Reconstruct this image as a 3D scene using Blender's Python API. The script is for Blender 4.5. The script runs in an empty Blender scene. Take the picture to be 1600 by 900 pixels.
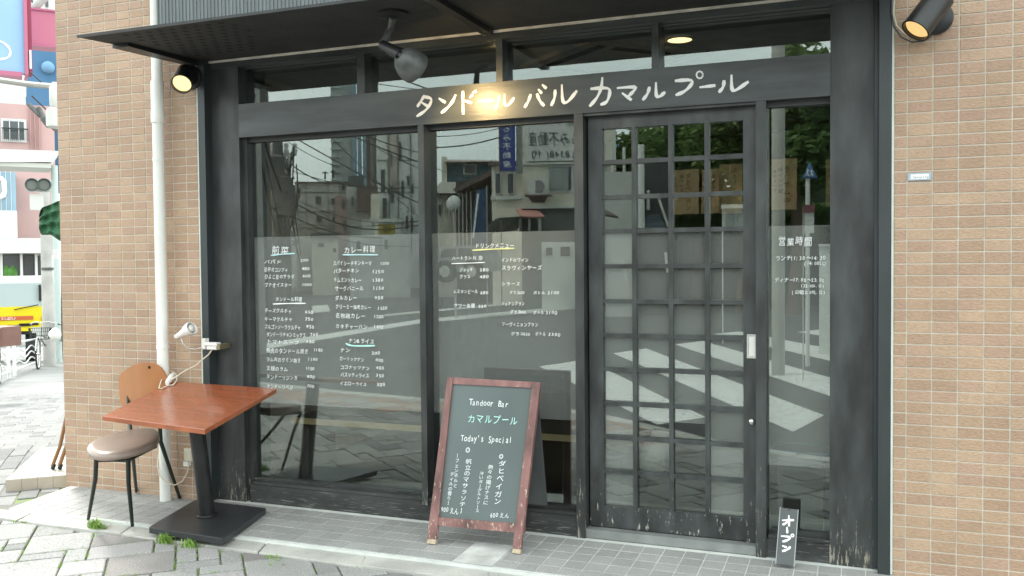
import bpy, math, random
from mathutils import Vector, Matrix
import numpy as np
random.seed(7)
PI = math.pi
sc = bpy.context.scene
COL = sc.collection

# ------------------------------------------------------------------ camera
CAM = np.array([-.2002, -4.241, 1.396]); FPX = 1397.4
def _rot(yaw, p, r):
    fw = np.array([math.sin(yaw)*math.cos(p), math.cos(yaw)*math.cos(p), -math.sin(p)])
    rt = np.array([math.cos(yaw), -math.sin(yaw), 0]); dn = np.cross(fw, rt)
    c, s = math.cos(r), math.sin(r)
    return np.stack([c*rt+s*dn, -s*rt+c*dn, fw])
MR = _rot(-.3686, .03, .009)
cam = bpy.data.cameras.new('camera'); camo = bpy.data.objects.new('camera', cam); COL.objects.link(camo)
cam.sensor_width = 36; cam.lens = 36*FPX/1600; cam.clip_end = 2000; cam.clip_start = .05
R3 = Matrix(((MR[0][0], -MR[1][0], -MR[2][0]), (MR[0][1], -MR[1][1], -MR[2][1]), (MR[0][2], -MR[1][2], -MR[2][2])))
camo.matrix_world = Matrix.Translation(CAM) @ R3.to_4x4()
sc.camera = camo
sc.render.resolution_x = 1024; sc.render.resolution_y = 576

# ------------------------------------------------------------------ sky, sun, exposure
SUN_EL, SUN_AZ = math.radians(52), math.radians(302)    # azimuth clockwise from +y: from the left, a little behind the building
w = bpy.data.worlds.new('World'); sc.world = w; w.use_nodes = True
nt = w.node_tree; nt.nodes.clear()
def N(t, kind, **kw):
    n = t.nodes.new(kind)
    for k, v in kw.items(): setattr(n, k, v)
    return n
out = N(nt, 'ShaderNodeOutputWorld'); bg = N(nt, 'ShaderNodeBackground'); bg.inputs[1].default_value = .14
sky = N(nt, 'ShaderNodeTexSky', sky_type='NISHITA'); sky.sun_disc = False
sky.sun_elevation = SUN_EL; sky.sun_rotation = SUN_AZ; sky.dust_density = 3.0; sky.air_density = 1.0
tc = N(nt, 'ShaderNodeTexCoord'); no = N(nt, 'ShaderNodeTexNoise'); no.inputs['Scale'].default_value = 2.2; no.inputs['Detail'].default_value = 7
mp = N(nt, 'ShaderNodeMapping'); mp.inputs['Scale'].default_value = (1, 1, 3.2)
nt.links.new(tc.outputs['Generated'], mp.inputs[0]); nt.links.new(mp.outputs[0], no.inputs['Vector'])
rp = N(nt, 'ShaderNodeValToRGB'); rp.color_ramp.elements[0].position = .3; rp.color_ramp.elements[0].color = (8.2, 9.2, 9.1, 1)
rp.color_ramp.elements[1].position = .72; rp.color_ramp.elements[1].color = (12.5, 13.2, 12.9, 1)
nt.links.new(no.outputs['Fac'], rp.inputs[0])
mx = N(nt, 'ShaderNodeMixRGB'); mx.inputs[0].default_value = .8
nt.links.new(sky.outputs[0], mx.inputs[1]); nt.links.new(rp.outputs[0], mx.inputs[2])
nt.links.new(mx.outputs[0], bg.inputs[0]); nt.links.new(bg.outputs[0], out.inputs[0])
sun = bpy.data.lights.new('sun', 'SUN'); sun.energy = 1.9; sun.angle = math.radians(10); sun.color = (1, .975, .94)
suno = bpy.data.objects.new('sun', sun); COL.objects.link(suno)
sd = Vector((math.sin(SUN_AZ)*math.cos(SUN_EL), math.cos(SUN_AZ)*math.cos(SUN_EL), math.sin(SUN_EL)))
suno.rotation_euler = sd.to_track_quat('Z', 'Y').to_euler()
sc.view_settings.view_transform = 'Standard'; sc.view_settings.look = 'None'
sc.view_settings.exposure = 1.15; sc.view_settings.gamma = 1
sc.cycles.max_bounces = 8; sc.cycles.transparent_max_bounces = 24; sc.cycles.glossy_bounces = 4
sc.cycles.caustics_reflective = False; sc.cycles.sample_clamp_indirect = 6

# ------------------------------------------------------------------ measuring helpers
def ray(x, y): return MR.T @ np.array([(x-800)/FPX, (y-450)/FPX, 1.])
def at(x, y, Y):
    d = ray(x, y); t = (Y-CAM[1])/d[1]; return Vector(CAM+t*d)
def gz(x, y, Z):
    d = ray(x, y); t = (Z-CAM[2])/d[2]; return Vector(CAM+t*d)
def onp(x, y, p0, n):
    d = Vector(ray(x, y)); c = Vector(CAM); n = Vector(n); return c+d*((Vector(p0)-c).dot(n)/d.dot(n))
GL = .125                                    # plane of the shop glass
def flip(v): return Vector((v[0], 2*GL-v[1], v[2]))
def opp(x, y, Yv): return flip(at(x, y, Yv))          # a spot across the street, Yv metres beyond the glass in its mirror image
def opg(x, y, Z=-.12): return flip(gz(x, y, Z))       # a spot on the ground in front of the shop
def PP(u, v, Y):
    s = (4.241+Y)/4.241; return Vector((CAM[0]+(u-CAM[0])*s, Y, CAM[2]+(v-CAM[2])*s))

# ------------------------------------------------------------------ mesh builder
class MB:
    def __init__(s): s.v = []; s.f = []
    def add(s, vs, fs):
        b = len(s.v); s.v += [tuple(v) for v in vs]; s.f += [[b+i for i in f] for f in fs]; return s
    def hexa(s, p):        # 8 points, bottom 4 then top 4
        return s.add(p, [(3,2,1,0),(4,5,6,7),(0,1,5,4),(1,2,6,5),(2,3,7,6),(3,0,4,7)])
    def box(s, x0, y0, z0, x1, y1, z1):
        return s.hexa([(x0,y0,z0),(x1,y0,z0),(x1,y1,z0),(x0,y1,z0),(x0,y0,z1),(x1,y0,z1),(x1,y1,z1),(x0,y1,z1)])
    def cham(s, x0, y0, z0, x1, y1, z1, c, face='-y'):   # box with its edges towards one side chamfered
        if face == '-y':
            a = [(x0,y1,z0),(x1,y1,z0),(x1,y1,z1),(x0,y1,z1),(x0,y0+c,z0),(x1,y0+c,z0),(x1,y0+c,z1),(x0,y0+c,z1),(x0+c,y0,z0+c),(x1-c,y0,z0+c),(x1-c,y0,z1-c),(x0+c,y0,z1-c)]
        else:
            a = [(x0,y0,z0),(x1,y0,z0),(x1,y1,z0),(x0,y1,z0),(x0,y0,z1-c),(x1,y0,z1-c),(x1,y1,z1-c),(x0,y1,z1-c),(x0+c,y0+c,z1),(x1-c,y0+c,z1),(x1-c,y1-c,z1),(x0+c,y1-c,z1)]
        f = [(3,2,1,0)] + [(i, (i+1)%4, 4+(i+1)%4, 4+i) for i in range(4)] + [(4+i, 4+(i+1)%4, 8+(i+1)%4, 8+i) for i in range(4)] + [(8,9,10,11)]
        return s.add(a, f)
    def poly(s, pts, d):   # flat polygon pushed along d
        pts = [Vector(p) for p in pts]; n = len(pts); d = Vector(d)
        return s.add(pts+[p+d for p in pts], [list(range(n))[::-1], list(range(n, 2*n))]+[(i, (i+1)%n, n+(i+1)%n, n+i) for i in range(n)])
    def sheet(s, pts): return s.add(pts, [list(range(len(pts)))])
    def tube(s, pts, r, n=8, cap=True, closed=False):
        pts = [Vector(p) for p in pts]; m = len(pts); rs = r if isinstance(r, (list, tuple)) else [r]*m
        b = len(s.v); prev = None
        for i, p in enumerate(pts):
            if closed: t = pts[(i+1) % m]-pts[i-1]
            else: t = pts[min(i+1, m-1)]-pts[max(i-1, 0)]
            t.normalize()
            if prev is None: a = t.orthogonal().normalized()
            else:
                a = prev-t*prev.dot(t); a = a.normalized() if a.length > 1e-6 else t.orthogonal().normalized()
            prev = a; c = t.cross(a)
            for k in range(n):
                th = 2*PI*k/n; s.v.append(tuple(p+(a*math.cos(th)+c*math.sin(th))*rs[i]))
        for i in range(m if closed else m-1):
            j = (i+1) % m
            for k in range(n): s.f.append([b+i*n+k, b+i*n+(k+1)%n, b+j*n+(k+1)%n, b+j*n+k])
        if cap and not closed:
            s.f.append([b+k for k in range(n)][::-1]); s.f.append([b+(m-1)*n+k for k in range(n)])
        return s
    def lathe(s, base, axis, prof, n=20, cap=True):   # prof: (distance along the axis, radius)
        base = Vector(base); ax = Vector(axis).normalized(); a = ax.orthogonal().normalized(); c = ax.cross(a); b = len(s.v)
        for h, r in prof:
            for k in range(n):
                th = 2*PI*k/n; s.v.append(tuple(base+ax*h+(a*math.cos(th)+c*math.sin(th))*r))
        for i in range(len(prof)-1):
            for k in range(n): s.f.append([b+i*n+k, b+i*n+(k+1)%n, b+(i+1)*n+(k+1)%n, b+(i+1)*n+k])
        if cap:
            s.f.append([b+k for k in range(n)][::-1]); s.f.append([b+(len(prof)-1)*n+k for k in range(n)])
        return s
    def disc(s, c, axis, r, n=20): return s.lathe(c, axis, [(0, r), (.002, r)], n)
    def ribbon(s, pts, nrm, wd, th=.0012, taper=False):  # brush stroke: flat band with round ends
        nrm = Vector(nrm).normalized(); pts = [Vector(p) for p in pts]
        q = [pts[0]]
        for a, b_ in zip(pts, pts[1:]):                     # resample smoothly
            for k in range(1, 4): q.append(a.lerp(b_, k/3))
        for _ in range(2):
            q = [q[0]]+[(q[i-1]+q[i]*2+q[i+1])/4 for i in range(1, len(q)-1)]+[q[-1]]
        m = len(q); L = []; Rr = []
        for i in range(m):
            t = (q[min(i+1, m-1)]-q[max(i-1, 0)]).normalized(); sd_ = t.cross(nrm)
            k = wd*(.86+.2*math.sin(i*1.3+m))
            if i == 0: k *= .7
            if i == m-1: k *= .35 if taper else .7
            ex = t*(-.35*wd if i == 0 else (.35*wd if i == m-1 else 0))
            L.append(q[i]+sd_*k/2+ex); Rr.append(q[i]-sd_*k/2+ex)
        lo = L+Rr; b = len(s.v); s.v += [tuple(p) for p in lo]+[tuple(p+nrm*th) for p in lo]; o = 2*m
        for i in range(m-1):
            s.f.append([b+o+i, b+o+i+1, b+o+m+i+1, b+o+m+i])
            s.f.append([b+i, b+i+1, b+o+i+1, b+o+i]); s.f.append([b+m+i+1, b+m+i, b+o+m+i, b+o+m+i+1])
        return s
    def mesh(s, name, smooth=False):
        me = bpy.data.meshes.new(name); me.from_pydata(s.v, [], s.f); me.validate(); me.update()
        if smooth:
            for p in me.polygons: p.use_smooth = True
            try: me.set_sharp_from_angle(angle=math.radians(smooth if smooth > 1 else 40))
            except Exception: pass
        return me
    def build(s, name, mat, parent=None, smooth=False, loc=None):
        import bmesh
        me = s.mesh(name, smooth)
        bm = bmesh.new(); bm.from_mesh(me); bmesh.ops.recalc_face_normals(bm, faces=bm.faces); bm.to_mesh(me); bm.free()
        me.materials.append(mat)
        o = bpy.data.objects.new(name, me); COL.objects.link(o)
        if parent: o.parent = parent
        if loc is not None: o.location = loc
        return o
def link(name, me, parent=None, loc=None):
    o = bpy.data.objects.new(name, me); COL.objects.link(o)
    if parent: o.parent = parent
    if loc is not None: o.location = loc
    return o
def tag(o, label=None, cat=None, group=None, kind=None):
    if label: o['label'] = label
    if cat: o['category'] = cat
    if group: o['group'] = group
    if kind: o['kind'] = kind
    return o
def empty(name, label=None, cat=None, group=None, kind=None):
    o = bpy.data.objects.new(name, None); COL.objects.link(o); o.empty_display_size = .1
    return tag(o, label, cat, group, kind)

# ------------------------------------------------------------------ materials
def mat(name, col, rough=.6, metal=0, var=.12, scale=8, bump=0, bscale=40, spec=.5, stretch=(1,1,1), col2=None, thr=None, coat=0):
    m = bpy.data.materials.new(name); m.use_nodes = True; t = m.node_tree; b = t.nodes['Principled BSDF']
    b.inputs['Roughness'].default_value = rough; b.inputs['Metallic'].default_value = metal
    b.inputs['Specular IOR Level'].default_value = spec
    if coat: b.inputs['Coat Weight'].default_value = coat; b.inputs['Coat Roughness'].default_value = .12
    g = N(t, 'ShaderNodeTexCoord'); mpn = N(t, 'ShaderNodeMapping'); mpn.inputs['Scale'].default_value = stretch
    t.links.new(g.outputs['Object'], mpn.inputs[0])
    n = N(t, 'ShaderNodeTexNoise'); n.inputs['Scale'].default_value = scale; n.inputs['Detail'].default_value = 6
    t.links.new(mpn.outputs[0], n.inputs['Vector'])
    r = N(t, 'ShaderNodeValToRGB'); c2 = col2 or tuple(min(1, c*(1+var)) for c in col); c1 = tuple(c*(1-var) for c in col) if not col2 else col
    r.color_ramp.elements[0].color = (*c1, 1); r.color_ramp.elements[1].color = (*c2, 1)
    lo, hi = thr or (.3, .7); r.color_ramp.elements[0].position = lo; r.color_ramp.elements[1].position = hi
    t.links.new(n.outputs['Fac'], r.inputs[0]); t.links.new(r.outputs[0], b.inputs['Base Color'])
    if bump:
        n2 = N(t, 'ShaderNodeTexNoise'); n2.inputs['Scale'].default_value = bscale; n2.inputs['Detail'].default_value = 4
        t.links.new(mpn.outputs[0], n2.inputs['Vector'])
        bp = N(t, 'ShaderNodeBump'); bp.inputs['Strength'].default_value = bump; bp.inputs['Distance'].default_value = .01
        t.links.new(n2.outputs['Fac'], bp.inputs['Height']); t.links.new(bp.outputs[0], b.inputs['Normal'])
    return m
def pieces(name, cols, rough=.6, bump=.3, bscale=60, spec=.4, stretch=(1,1,1), speck=0.):
    """every piece its own colour: object random for separate pieces, island random for joined ones"""
    m = bpy.data.materials.new(name); m.use_nodes = True; t = m.node_tree; b = t.nodes['Principled BSDF']
    b.inputs['Roughness'].default_value = rough; b.inputs['Specular IOR Level'].default_value = spec
    oi = N(t, 'ShaderNodeObjectInfo'); ge = N(t, 'ShaderNodeNewGeometry')
    ad = N(t, 'ShaderNodeMath', operation='ADD'); fr = N(t, 'ShaderNodeMath', operation='FRACT')
    t.links.new(oi.outputs['Random'], ad.inputs[0]); t.links.new(ge.outputs['Random Per Island'], ad.inputs[1]); t.links.new(ad.outputs[0], fr.inputs[0])
    r = N(t, 'ShaderNodeValToRGB'); r.color_ramp.interpolation = 'CONSTANT'; e = r.color_ramp.elements
    while len(e) < len(cols): e.new(.5)
    for i, c in enumerate(cols): e[i].position = i/len(cols); e[i].color = (*c, 1)
    t.links.new(fr.outputs[0], r.inputs[0])
    tcn = N(t, 'ShaderNodeNewGeometry'); mpn = N(t, 'ShaderNodeMapping'); mpn.inputs['Scale'].default_value = stretch
    t.links.new(tcn.outputs['Position'], mpn.inputs[0])
    n = N(t, 'ShaderNodeTexNoise'); n.inputs['Scale'].default_value = bscale; n.inputs['Detail'].default_value = 5; t.links.new(mpn.outputs[0], n.inputs['Vector'])
    n3 = N(t, 'ShaderNodeTexNoise'); n3.inputs['Scale'].default_value = 2.2; n3.inputs['Detail'].default_value = 5; t.links.new(tcn.outputs['Position'], n3.inputs['Vector'])
    mr = N(t, 'ShaderNodeMapRange'); mr.inputs[1].default_value = .3; mr.inputs[2].default_value = .7; mr.inputs[3].default_value = .84-speck; mr.inputs[4].default_value = 1.08+speck
    t.links.new(n.outputs['Fac'], mr.inputs[0])
    mr2 = N(t, 'ShaderNodeMapRange'); mr2.inputs[1].default_value = .3; mr2.inputs[2].default_value = .7; mr2.inputs[3].default_value = .84; mr2.inputs[4].default_value = 1.06
    t.links.new(n3.outputs['Fac'], mr2.inputs[0])
    mm = N(t, 'ShaderNodeMath', operation='MULTIPLY'); t.links.new(mr.outputs[0], mm.inputs[0]); t.links.new(mr2.outputs[0], mm.inputs[1])
    vm = N(t, 'ShaderNodeVectorMath', operation='SCALE'); t.links.new(r.outputs[0], vm.inputs[0]); t.links.new(mm.outputs[0], vm.inputs['Scale'])
    t.links.new(vm.outputs[0], b.inputs['Base Color'])
    bp = N(t, 'ShaderNodeBump'); bp.inputs['Strength'].default_value = bump; bp.inputs['Distance'].default_value = .006
    t.links.new(n.outputs['Fac'], bp.inputs['Height']); t.links.new(bp.outputs[0], b.inputs['Normal'])
    return m
def emit(name, col, s):
    m = bpy.data.materials.new(name); m.use_nodes = True; t = m.node_tree; t.nodes.clear()
    e = N(t, 'ShaderNodeEmission'); o = N(t, 'ShaderNodeOutputMaterial'); e.inputs[0].default_value = (*col, 1); e.inputs[1].default_value = s
    t.links.new(e.outputs[0], o.inputs[0]); return m
def glass_mat(name, refl=.10, tint=(.87, .88, .87)):
    m = bpy.data.materials.new(name); m.use_nodes = True; t = m.node_tree; t.nodes.clear()
    o = N(t, 'ShaderNodeOutputMaterial'); tr = N(t, 'ShaderNodeBsdfTransparent'); tr.inputs[0].default_value = (*tint, 1)
    gl = N(t, 'ShaderNodeBsdfGlossy'); gl.inputs['Roughness'].default_value = 0; gl.inputs[0].default_value = (.90, 1, .95, 1)
    lw = N(t, 'ShaderNodeLayerWeight'); lw.inputs[0].default_value = .5
    pw = N(t, 'ShaderNodeMath', operation='POWER'); pw.inputs[1].default_value = 5
    ma = N(t, 'ShaderNodeMath', operation='MULTIPLY_ADD'); ma.inputs[1].default_value = .9; ma.inputs[2].default_value = refl
    ms = N(t, 'ShaderNodeMixShader'); t.links.new(lw.outputs['Facing'], pw.inputs[0]); t.links.new(pw.outputs[0], ma.inputs[0]); t.links.new(ma.outputs[0], ms.inputs[0])
    t.links.new(tr.outputs[0], ms.inputs[1]); t.links.new(gl.outputs[0], ms.inputs[2]); t.links.new(ms.outputs[0], o.inputs[0]); return m
def film_mat(name, fac, col):
    m = bpy.data.materials.new(name); m.use_nodes = True; t = m.node_tree; t.nodes.clear()
    o = N(t, 'ShaderNodeOutputMaterial'); tr = N(t, 'ShaderNodeBsdfTransparent'); df = N(t, 'ShaderNodeBsdfDiffuse'); df.inputs[0].default_value = (*col, 1)
    g = N(t, 'ShaderNodeTexCoord'); n = N(t, 'ShaderNodeTexNoise'); n.inputs['Scale'].default_value = 1.6; n.inputs['Detail'].default_value = 5
    mp_ = N(t, 'ShaderNodeMapping'); mp_.inputs['Scale'].default_value = (2.5, 1, .6); t.links.new(g.outputs['Object'], mp_.inputs[0]); t.links.new(mp_.outputs[0], n.inputs['Vector'])
    mr = N(t, 'ShaderNodeMapRange'); mr.inputs[1].default_value = .3; mr.inputs[2].default_value = .7; mr.inputs[3].default_value = fac*.95; mr.inputs[4].default_value = fac*1.04
    t.links.new(n.outputs['Fac'], mr.inputs[0])
    ms = N(t, 'ShaderNodeMixShader'); t.links.new(mr.outputs[0], ms.inputs[0]); t.links.new(tr.outputs[0], ms.inputs[1]); t.links.new(df.outputs[0], ms.inputs[2]); t.links.new(ms.outputs[0], o.inputs[0]); return m
def worn_wood(name, col, wear_col, z0, z1, grain=(1, 1, 14), amount=.5, rough=.45, wscale=5, base=0.):
    """dark painted wood; paint flakes off in the grain direction, most near the foot of the thing (world z0..z1)"""
    m = bpy.data.materials.new(name); m.use_nodes = True; t = m.node_tree; b = t.nodes['Principled BSDF']
    b.inputs['Specular IOR Level'].default_value = .45
    g = N(t, 'ShaderNodeNewGeometry'); mpn = N(t, 'ShaderNodeMapping'); mpn.inputs['Scale'].default_value = grain; t.links.new(g.outputs['Position'], mpn.inputs[0])
    n = N(t, 'ShaderNodeTexNoise'); n.inputs['Scale'].default_value = wscale; n.inputs['Detail'].default_value = 9; n.inputs['Roughness'].default_value = .72; t.links.new(mpn.outputs[0], n.inputs['Vector'])
    n2 = N(t, 'ShaderNodeTexNoise'); n2.inputs['Scale'].default_value = 2.3; n2.inputs['Detail'].default_value = 4
    mp2 = N(t, 'ShaderNodeMapping'); mp2.inputs['Scale'].default_value = tuple(min(x, 5) for x in grain); t.links.new(g.outputs['Position'], mp2.inputs[0]); t.links.new(mp2.outputs[0], n2.inputs['Vector'])
    r = N(t, 'ShaderNodeValToRGB'); r.color_ramp.elements[0].color = (*[c*.52 for c in col], 1); r.color_ramp.elements[1].color = (*[c*1.6 for c in col], 1)
    r.color_ramp.elements[0].position = .3; r.color_ramp.elements[1].position = .7; t.links.new(n2.outputs['Fac'], r.inputs[0])
    sx = N(t, 'ShaderNodeSeparateXYZ'); t.links.new(g.outputs['Position'], sx.inputs[0])
    mr = N(t, 'ShaderNodeMapRange'); mr.inputs[1].default_value = z0; mr.inputs[2].default_value = z1; mr.inputs[3].default_value = amount*.22; mr.inputs[4].default_value = base
    t.links.new(sx.outputs['Z'], mr.inputs[0])
    ad = N(t, 'ShaderNodeMath', operation='ADD'); t.links.new(n.outputs['Fac'], ad.inputs[0]); t.links.new(mr.outputs[0], ad.inputs[1])
    cr = N(t, 'ShaderNodeMapRange'); cr.inputs[1].default_value = .70; cr.inputs[2].default_value = .75; t.links.new(ad.outputs[0], cr.inputs[0])
    mx_ = N(t, 'ShaderNodeMixRGB'); t.links.new(cr.outputs[0], mx_.inputs[0]); t.links.new(r.outputs[0], mx_.inputs[1]); mx_.inputs[2].default_value = (*wear_col, 1)
    t.links.new(mx_.outputs[0], b.inputs['Base Color'])
    rr = N(t, 'ShaderNodeMapRange'); rr.inputs[3].default_value = rough; rr.inputs[4].default_value = .85; t.links.new(cr.outputs[0], rr.inputs[0]); t.links.new(rr.outputs[0], b.inputs['Roughness'])
    bp = N(t, 'ShaderNodeBump'); bp.inputs['Strength'].default_value = .25; bp.inputs['Distance'].default_value = .004; t.links.new(n.outputs['Fac'], bp.inputs['Height']); t.links.new(bp.outputs[0], b.inputs['Normal'])
    return m

TAN = [(.435,.295,.198),(.455,.312,.210),(.395,.262,.178),(.435,.288,.203),(.412,.270,.190),(.465,.322,.218),(.42,.284,.188)]
M = dict(
 tile=pieces('brown_wall_tile', TAN, .5, .55, 70, .35, (1,1,2.2)),
 grout=mat('grout', (.52,.475,.395), .9), 
 steptile=pieces('grey_step_tile', [(.36,.36,.345),(.385,.385,.37),(.34,.34,.325),(.37,.365,.35)], .55, .2, 160, .4, speck=.08),
 stepgrout=mat('step_grout', (.60,.62,.58), .9), concrete=mat('concrete', (.45,.44,.41), .9, var=.22, scale=5, bump=.3, bscale=90),
 kerb=mat('kerb_concrete', (.40,.39,.36), .9, var=.2, scale=6, bump=.35, bscale=80),
 paver=pieces('sidewalk_paver', [(.34,.33,.32),(.31,.305,.295),(.21,.21,.205),(.36,.345,.335),(.28,.275,.265),(.32,.315,.30),(.34,.335,.32),(.25,.235,.22)], .85, .4, 120, .3, speck=.14),
 redpaver=pieces('reddish_paver', [(.30,.20,.16),(.34,.24,.18),(.38,.34,.30),(.30,.26,.24)], .85, .4, 120, .3, speck=.1),
 joint=mat('paver_joint', (.17,.17,.14), .95, col2=(.17,.23,.08), scale=5, thr=(.48,.6)),
 post=worn_wood('black_stained_post', (.036,.040,.039), (.30,.28,.22), .02, .55, (14,14,1.6), .72, .42, 7),
 rail=worn_wood('black_stained_rail', (.036,.039,.038), (.34,.34,.31), .02, .34, (1.2,6,46), .62, .42, 6),
 beam=worn_wood('weathered_sign_beam', (.044,.050,.049), (.2,.2,.18), -1, 0, (.9,5,9), 0, .33, 6),
 door=worn_wood('black_painted_door', (.040,.045,.044), (.48,.46,.40), .02, .7, (7,7,2), .55, .36, 9, .0),
 steel=mat('dark_steel_channel', (.036,.043,.044), .4, .2, var=.25, scale=5, stretch=(1,1,.3)),
 caulk=mat('pale_caulk', (.58,.62,.56), .7), trim=mat('pale_trim', (.70,.67,.58), .7, var=.25, scale=10),
 white=mat('white_letter_paint', (.8,.8,.77), .5, var=.05), chalk=mat('white_marker', (.82,.84,.82), .6, var=.05),
 green_ink=mat('mint_marker', (.45,.78,.70), .6), yellow_ink=mat('yellow_marker', (.68,.66,.30), .6), blue_ink=mat('pale_blue_marker', (.5,.75,.78), .6),
 black_ink=mat('black_ink', (.03,.03,.035), .6),
 glass=glass_mat('window_glass'), 
 film=film_mat('frosted_film', .30, (.60,.60,.585)),
 soffit=mat('dark_soffit', (.022,.023,.022), .75, var=.35, scale=6, bump=.2, bscale=30), hole=mat('soffit_hole', (.008,.008,.008), .9),
 fascia=mat('grey_ribbed_metal', (.125,.142,.142), .5, .1, var=.22, scale=3, stretch=(14,1,.4)),
 lampblack=mat('black_lamp_metal', (.022,.023,.023), .38, .3, var=.3, scale=12), lampdusty=mat('dusty_lamp_metal', (.10,.105,.10), .5, .3, var=.45, scale=14),
 pipe=mat('cream_pipe', (.74,.74,.69), .45, var=.06, scale=6, stretch=(1,1,.2)),
 whitepl=mat('white_plastic', (.75,.74,.70), .4, var=.05), cream=mat('cream_plastic', (.62,.58,.46), .5), cord=mat('cream_cord', (.62,.56,.44), .6),
 brass=mat('aged_metal', (.30,.26,.16), .4, .8),
 wood=mat('red_brown_wood', (.29,.078,.030), .27, var=.13, scale=5, stretch=(1,5,1), bump=.05, bscale=30, coat=.45),
 wooded=mat('table_edge_wood', (.30,.09,.035), .4, var=.3, scale=9),
 ply=mat('orange_plywood', (.36,.145,.05), .35, var=.09, scale=3, stretch=(5,5,1), coat=.3),
 seat=mat('taupe_vinyl', (.26,.20,.165), .28, var=.12, scale=5, bump=.08, bscale=25), legs=mat('dark_green_steel', (.02,.028,.022), .4, .4),
 board=mat('blackboard', (.10,.125,.12), .55, var=.16, scale=2.5, stretch=(1,1,.7)),
 redwood=worn_wood('worn_red_frame', (.185,.092,.083), (.62,.52,.40), .0, 1.0, (9,9,2.2), .55, .5, 9, .055),
 signblk=mat('black_sign_face', (.07,.075,.075), .5, var=.15, scale=8),
 chrome=mat('brushed_metal', (.55,.55,.52), .25, .9), 
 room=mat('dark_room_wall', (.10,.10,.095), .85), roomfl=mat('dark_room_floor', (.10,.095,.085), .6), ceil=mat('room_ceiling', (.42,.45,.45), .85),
 kraft=mat('kraft_paper', (.42,.30,.16), .85, var=.12, scale=5, bump=.3, bscale=9),
 asphalt=mat('asphalt', (.052,.053,.054), .85, var=.25, scale=2.5, bump=.4, bscale=140), line=mat('worn_road_paint', (.60,.60,.57), .8, col2=(.30,.30,.29), scale=16, thr=(.56,.66)),
 leaf=mat('leaves', (.12,.19,.05), .6, col2=(.22,.31,.09), scale=1.2), leaf2=mat('dark_leaves', (.08,.15,.05), .6, col2=(.15,.23,.07), scale=1.2), grassm=mat('grass_blades', (.22,.36,.07), .6),
 bark=mat('bark', (.12,.09,.06), .9), pole=mat('concrete_pole', (.42,.41,.38), .8, var=.15, scale=3),
 wire=mat('black_wire', (.02,.02,.02), .6),
)
for k_ in ('leaf', 'leaf2'):          # leaves let light through
    t = M[k_].node_tree; b_ = t.nodes['Principled BSDF']; o_ = t.nodes['Material Output']; tl_n = N(t, 'ShaderNodeBsdfTranslucent'); ms_ = N(t, 'ShaderNodeMixShader'); ms_.inputs[0].default_value = .45
    src = b_.inputs['Base Color'].links[0].from_socket; t.links.new(src, tl_n.inputs[0]); t.links.new(b_.outputs[0], ms_.inputs[1]); t.links.new(tl_n.outputs[0], ms_.inputs[2]); t.links.new(ms_.outputs[0], o_.inputs[0])
# ------------------------------------------------------------------ handwriting
_glyph = {}
def glyph(ch):
    if ch not in _glyph:
        cu = bpy.data.curves.new('glyph', 'FONT'); cu.body = ch; cu.size = .93; cu.resolution_u = 2; cu.offset = 0
        ob = bpy.data.objects.new('glyph', cu); COL.objects.link(ob)
        me = bpy.data.meshes.new_from_object(ob); bpy.data.objects.remove(ob)
        vs = [(v.co.x, v.co.y) for v in me.vertices]; fs = [list(p.vertices) for p in me.polygons]
        bpy.data.meshes.remove(me); _glyph[ch] = (vs, fs)
    return _glyph[ch]
def adv(ch): return .52 if ord(ch) < 128 else (.5 if ch in '・' else .96)
def write(mb, s, org, ex, ez, size, width=None, nrm=None, jit=.06, vertical=False, squash=1.):
    """lay handwriting on a surface: org = left foot of the first letter, ex / ez = unit vectors along and up the line"""
    org, ex, ez = Vector(org), Vector(ex).normalized(), Vector(ez).normalized(); nrm = Vector(nrm) if nrm else ex.cross(ez)*.001
    tot = sum(adv(c) for c in s); kx = (width/(tot*size)) if width else 1.
    p = 0
    for c in s:
        a = adv(c)
        if c != ' ':
            vs, fs = glyph(c); th = random.uniform(-jit, jit)*1.6; sx = random.uniform(.9, 1.04)*(1 if vertical else kx); sy = random.uniform(.84, 1.06)*squash
            dx, dy = random.uniform(-jit, jit)*.5, random.uniform(-jit, jit)
            cc, ss = math.cos(th), math.sin(th); b = len(mb.v); sl = random.uniform(0, .14)
            for x, y in vs:
                x0, y0 = x-.45, y-.38; x0 += sl*y0; X = cc*x0-ss*y0; Y = ss*x0+cc*y0
                if vertical: gx = X*sx+dx; gy = -p+Y*sy*.95
                else: gx = p*kx+a*kx/2+X*sx+dx; gy = Y*sy+.38+dy
                mb.v.append(tuple(org+ex*gx*size+ez*gy*size+nrm))
            mb.f += [[b+i for i in f] for f in fs]
        p += (.98 if ord(c) > 127 else .7) if vertical else a
    return mb
# ================================================================== GROUND
def clip(poly, inside, cut):
    o = []
    for i in range(len(poly)):
        a, b = poly[i-1], poly[i]; ia, ib = inside(a), inside(b)
        if ia != ib: o.append(cut(a, b))
        if ib: o.append(b)
    return o
def stone(mb, pts, z0, z1, c=.004):
    n = len(pts); cx = sum(p[0] for p in pts)/n; cy = sum(p[1] for p in pts)/n
    ins = []
    for p in pts:
        d = math.hypot(p[0]-cx, p[1]-cy) or 1; k = max(0, 1-c*1.6/d); ins.append((cx+(p[0]-cx)*k, cy+(p[1]-cy)*k))
    b = [(p[0], p[1], z0) for p in pts]+[(p[0], p[1], z1-c) for p in pts]+[(p[0], p[1], z1) for p in ins]
    f = [list(range(n))[::-1]]+[(i, (i+1)%n, n+(i+1)%n, n+i) for i in range(n)]+[(n+i, n+(i+1)%n, 2*n+(i+1)%n, 2*n+i) for i in range(n)]+[list(range(2*n, 3*n))]
    return mb.add(b, f)
ROADZ = -.12
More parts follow.
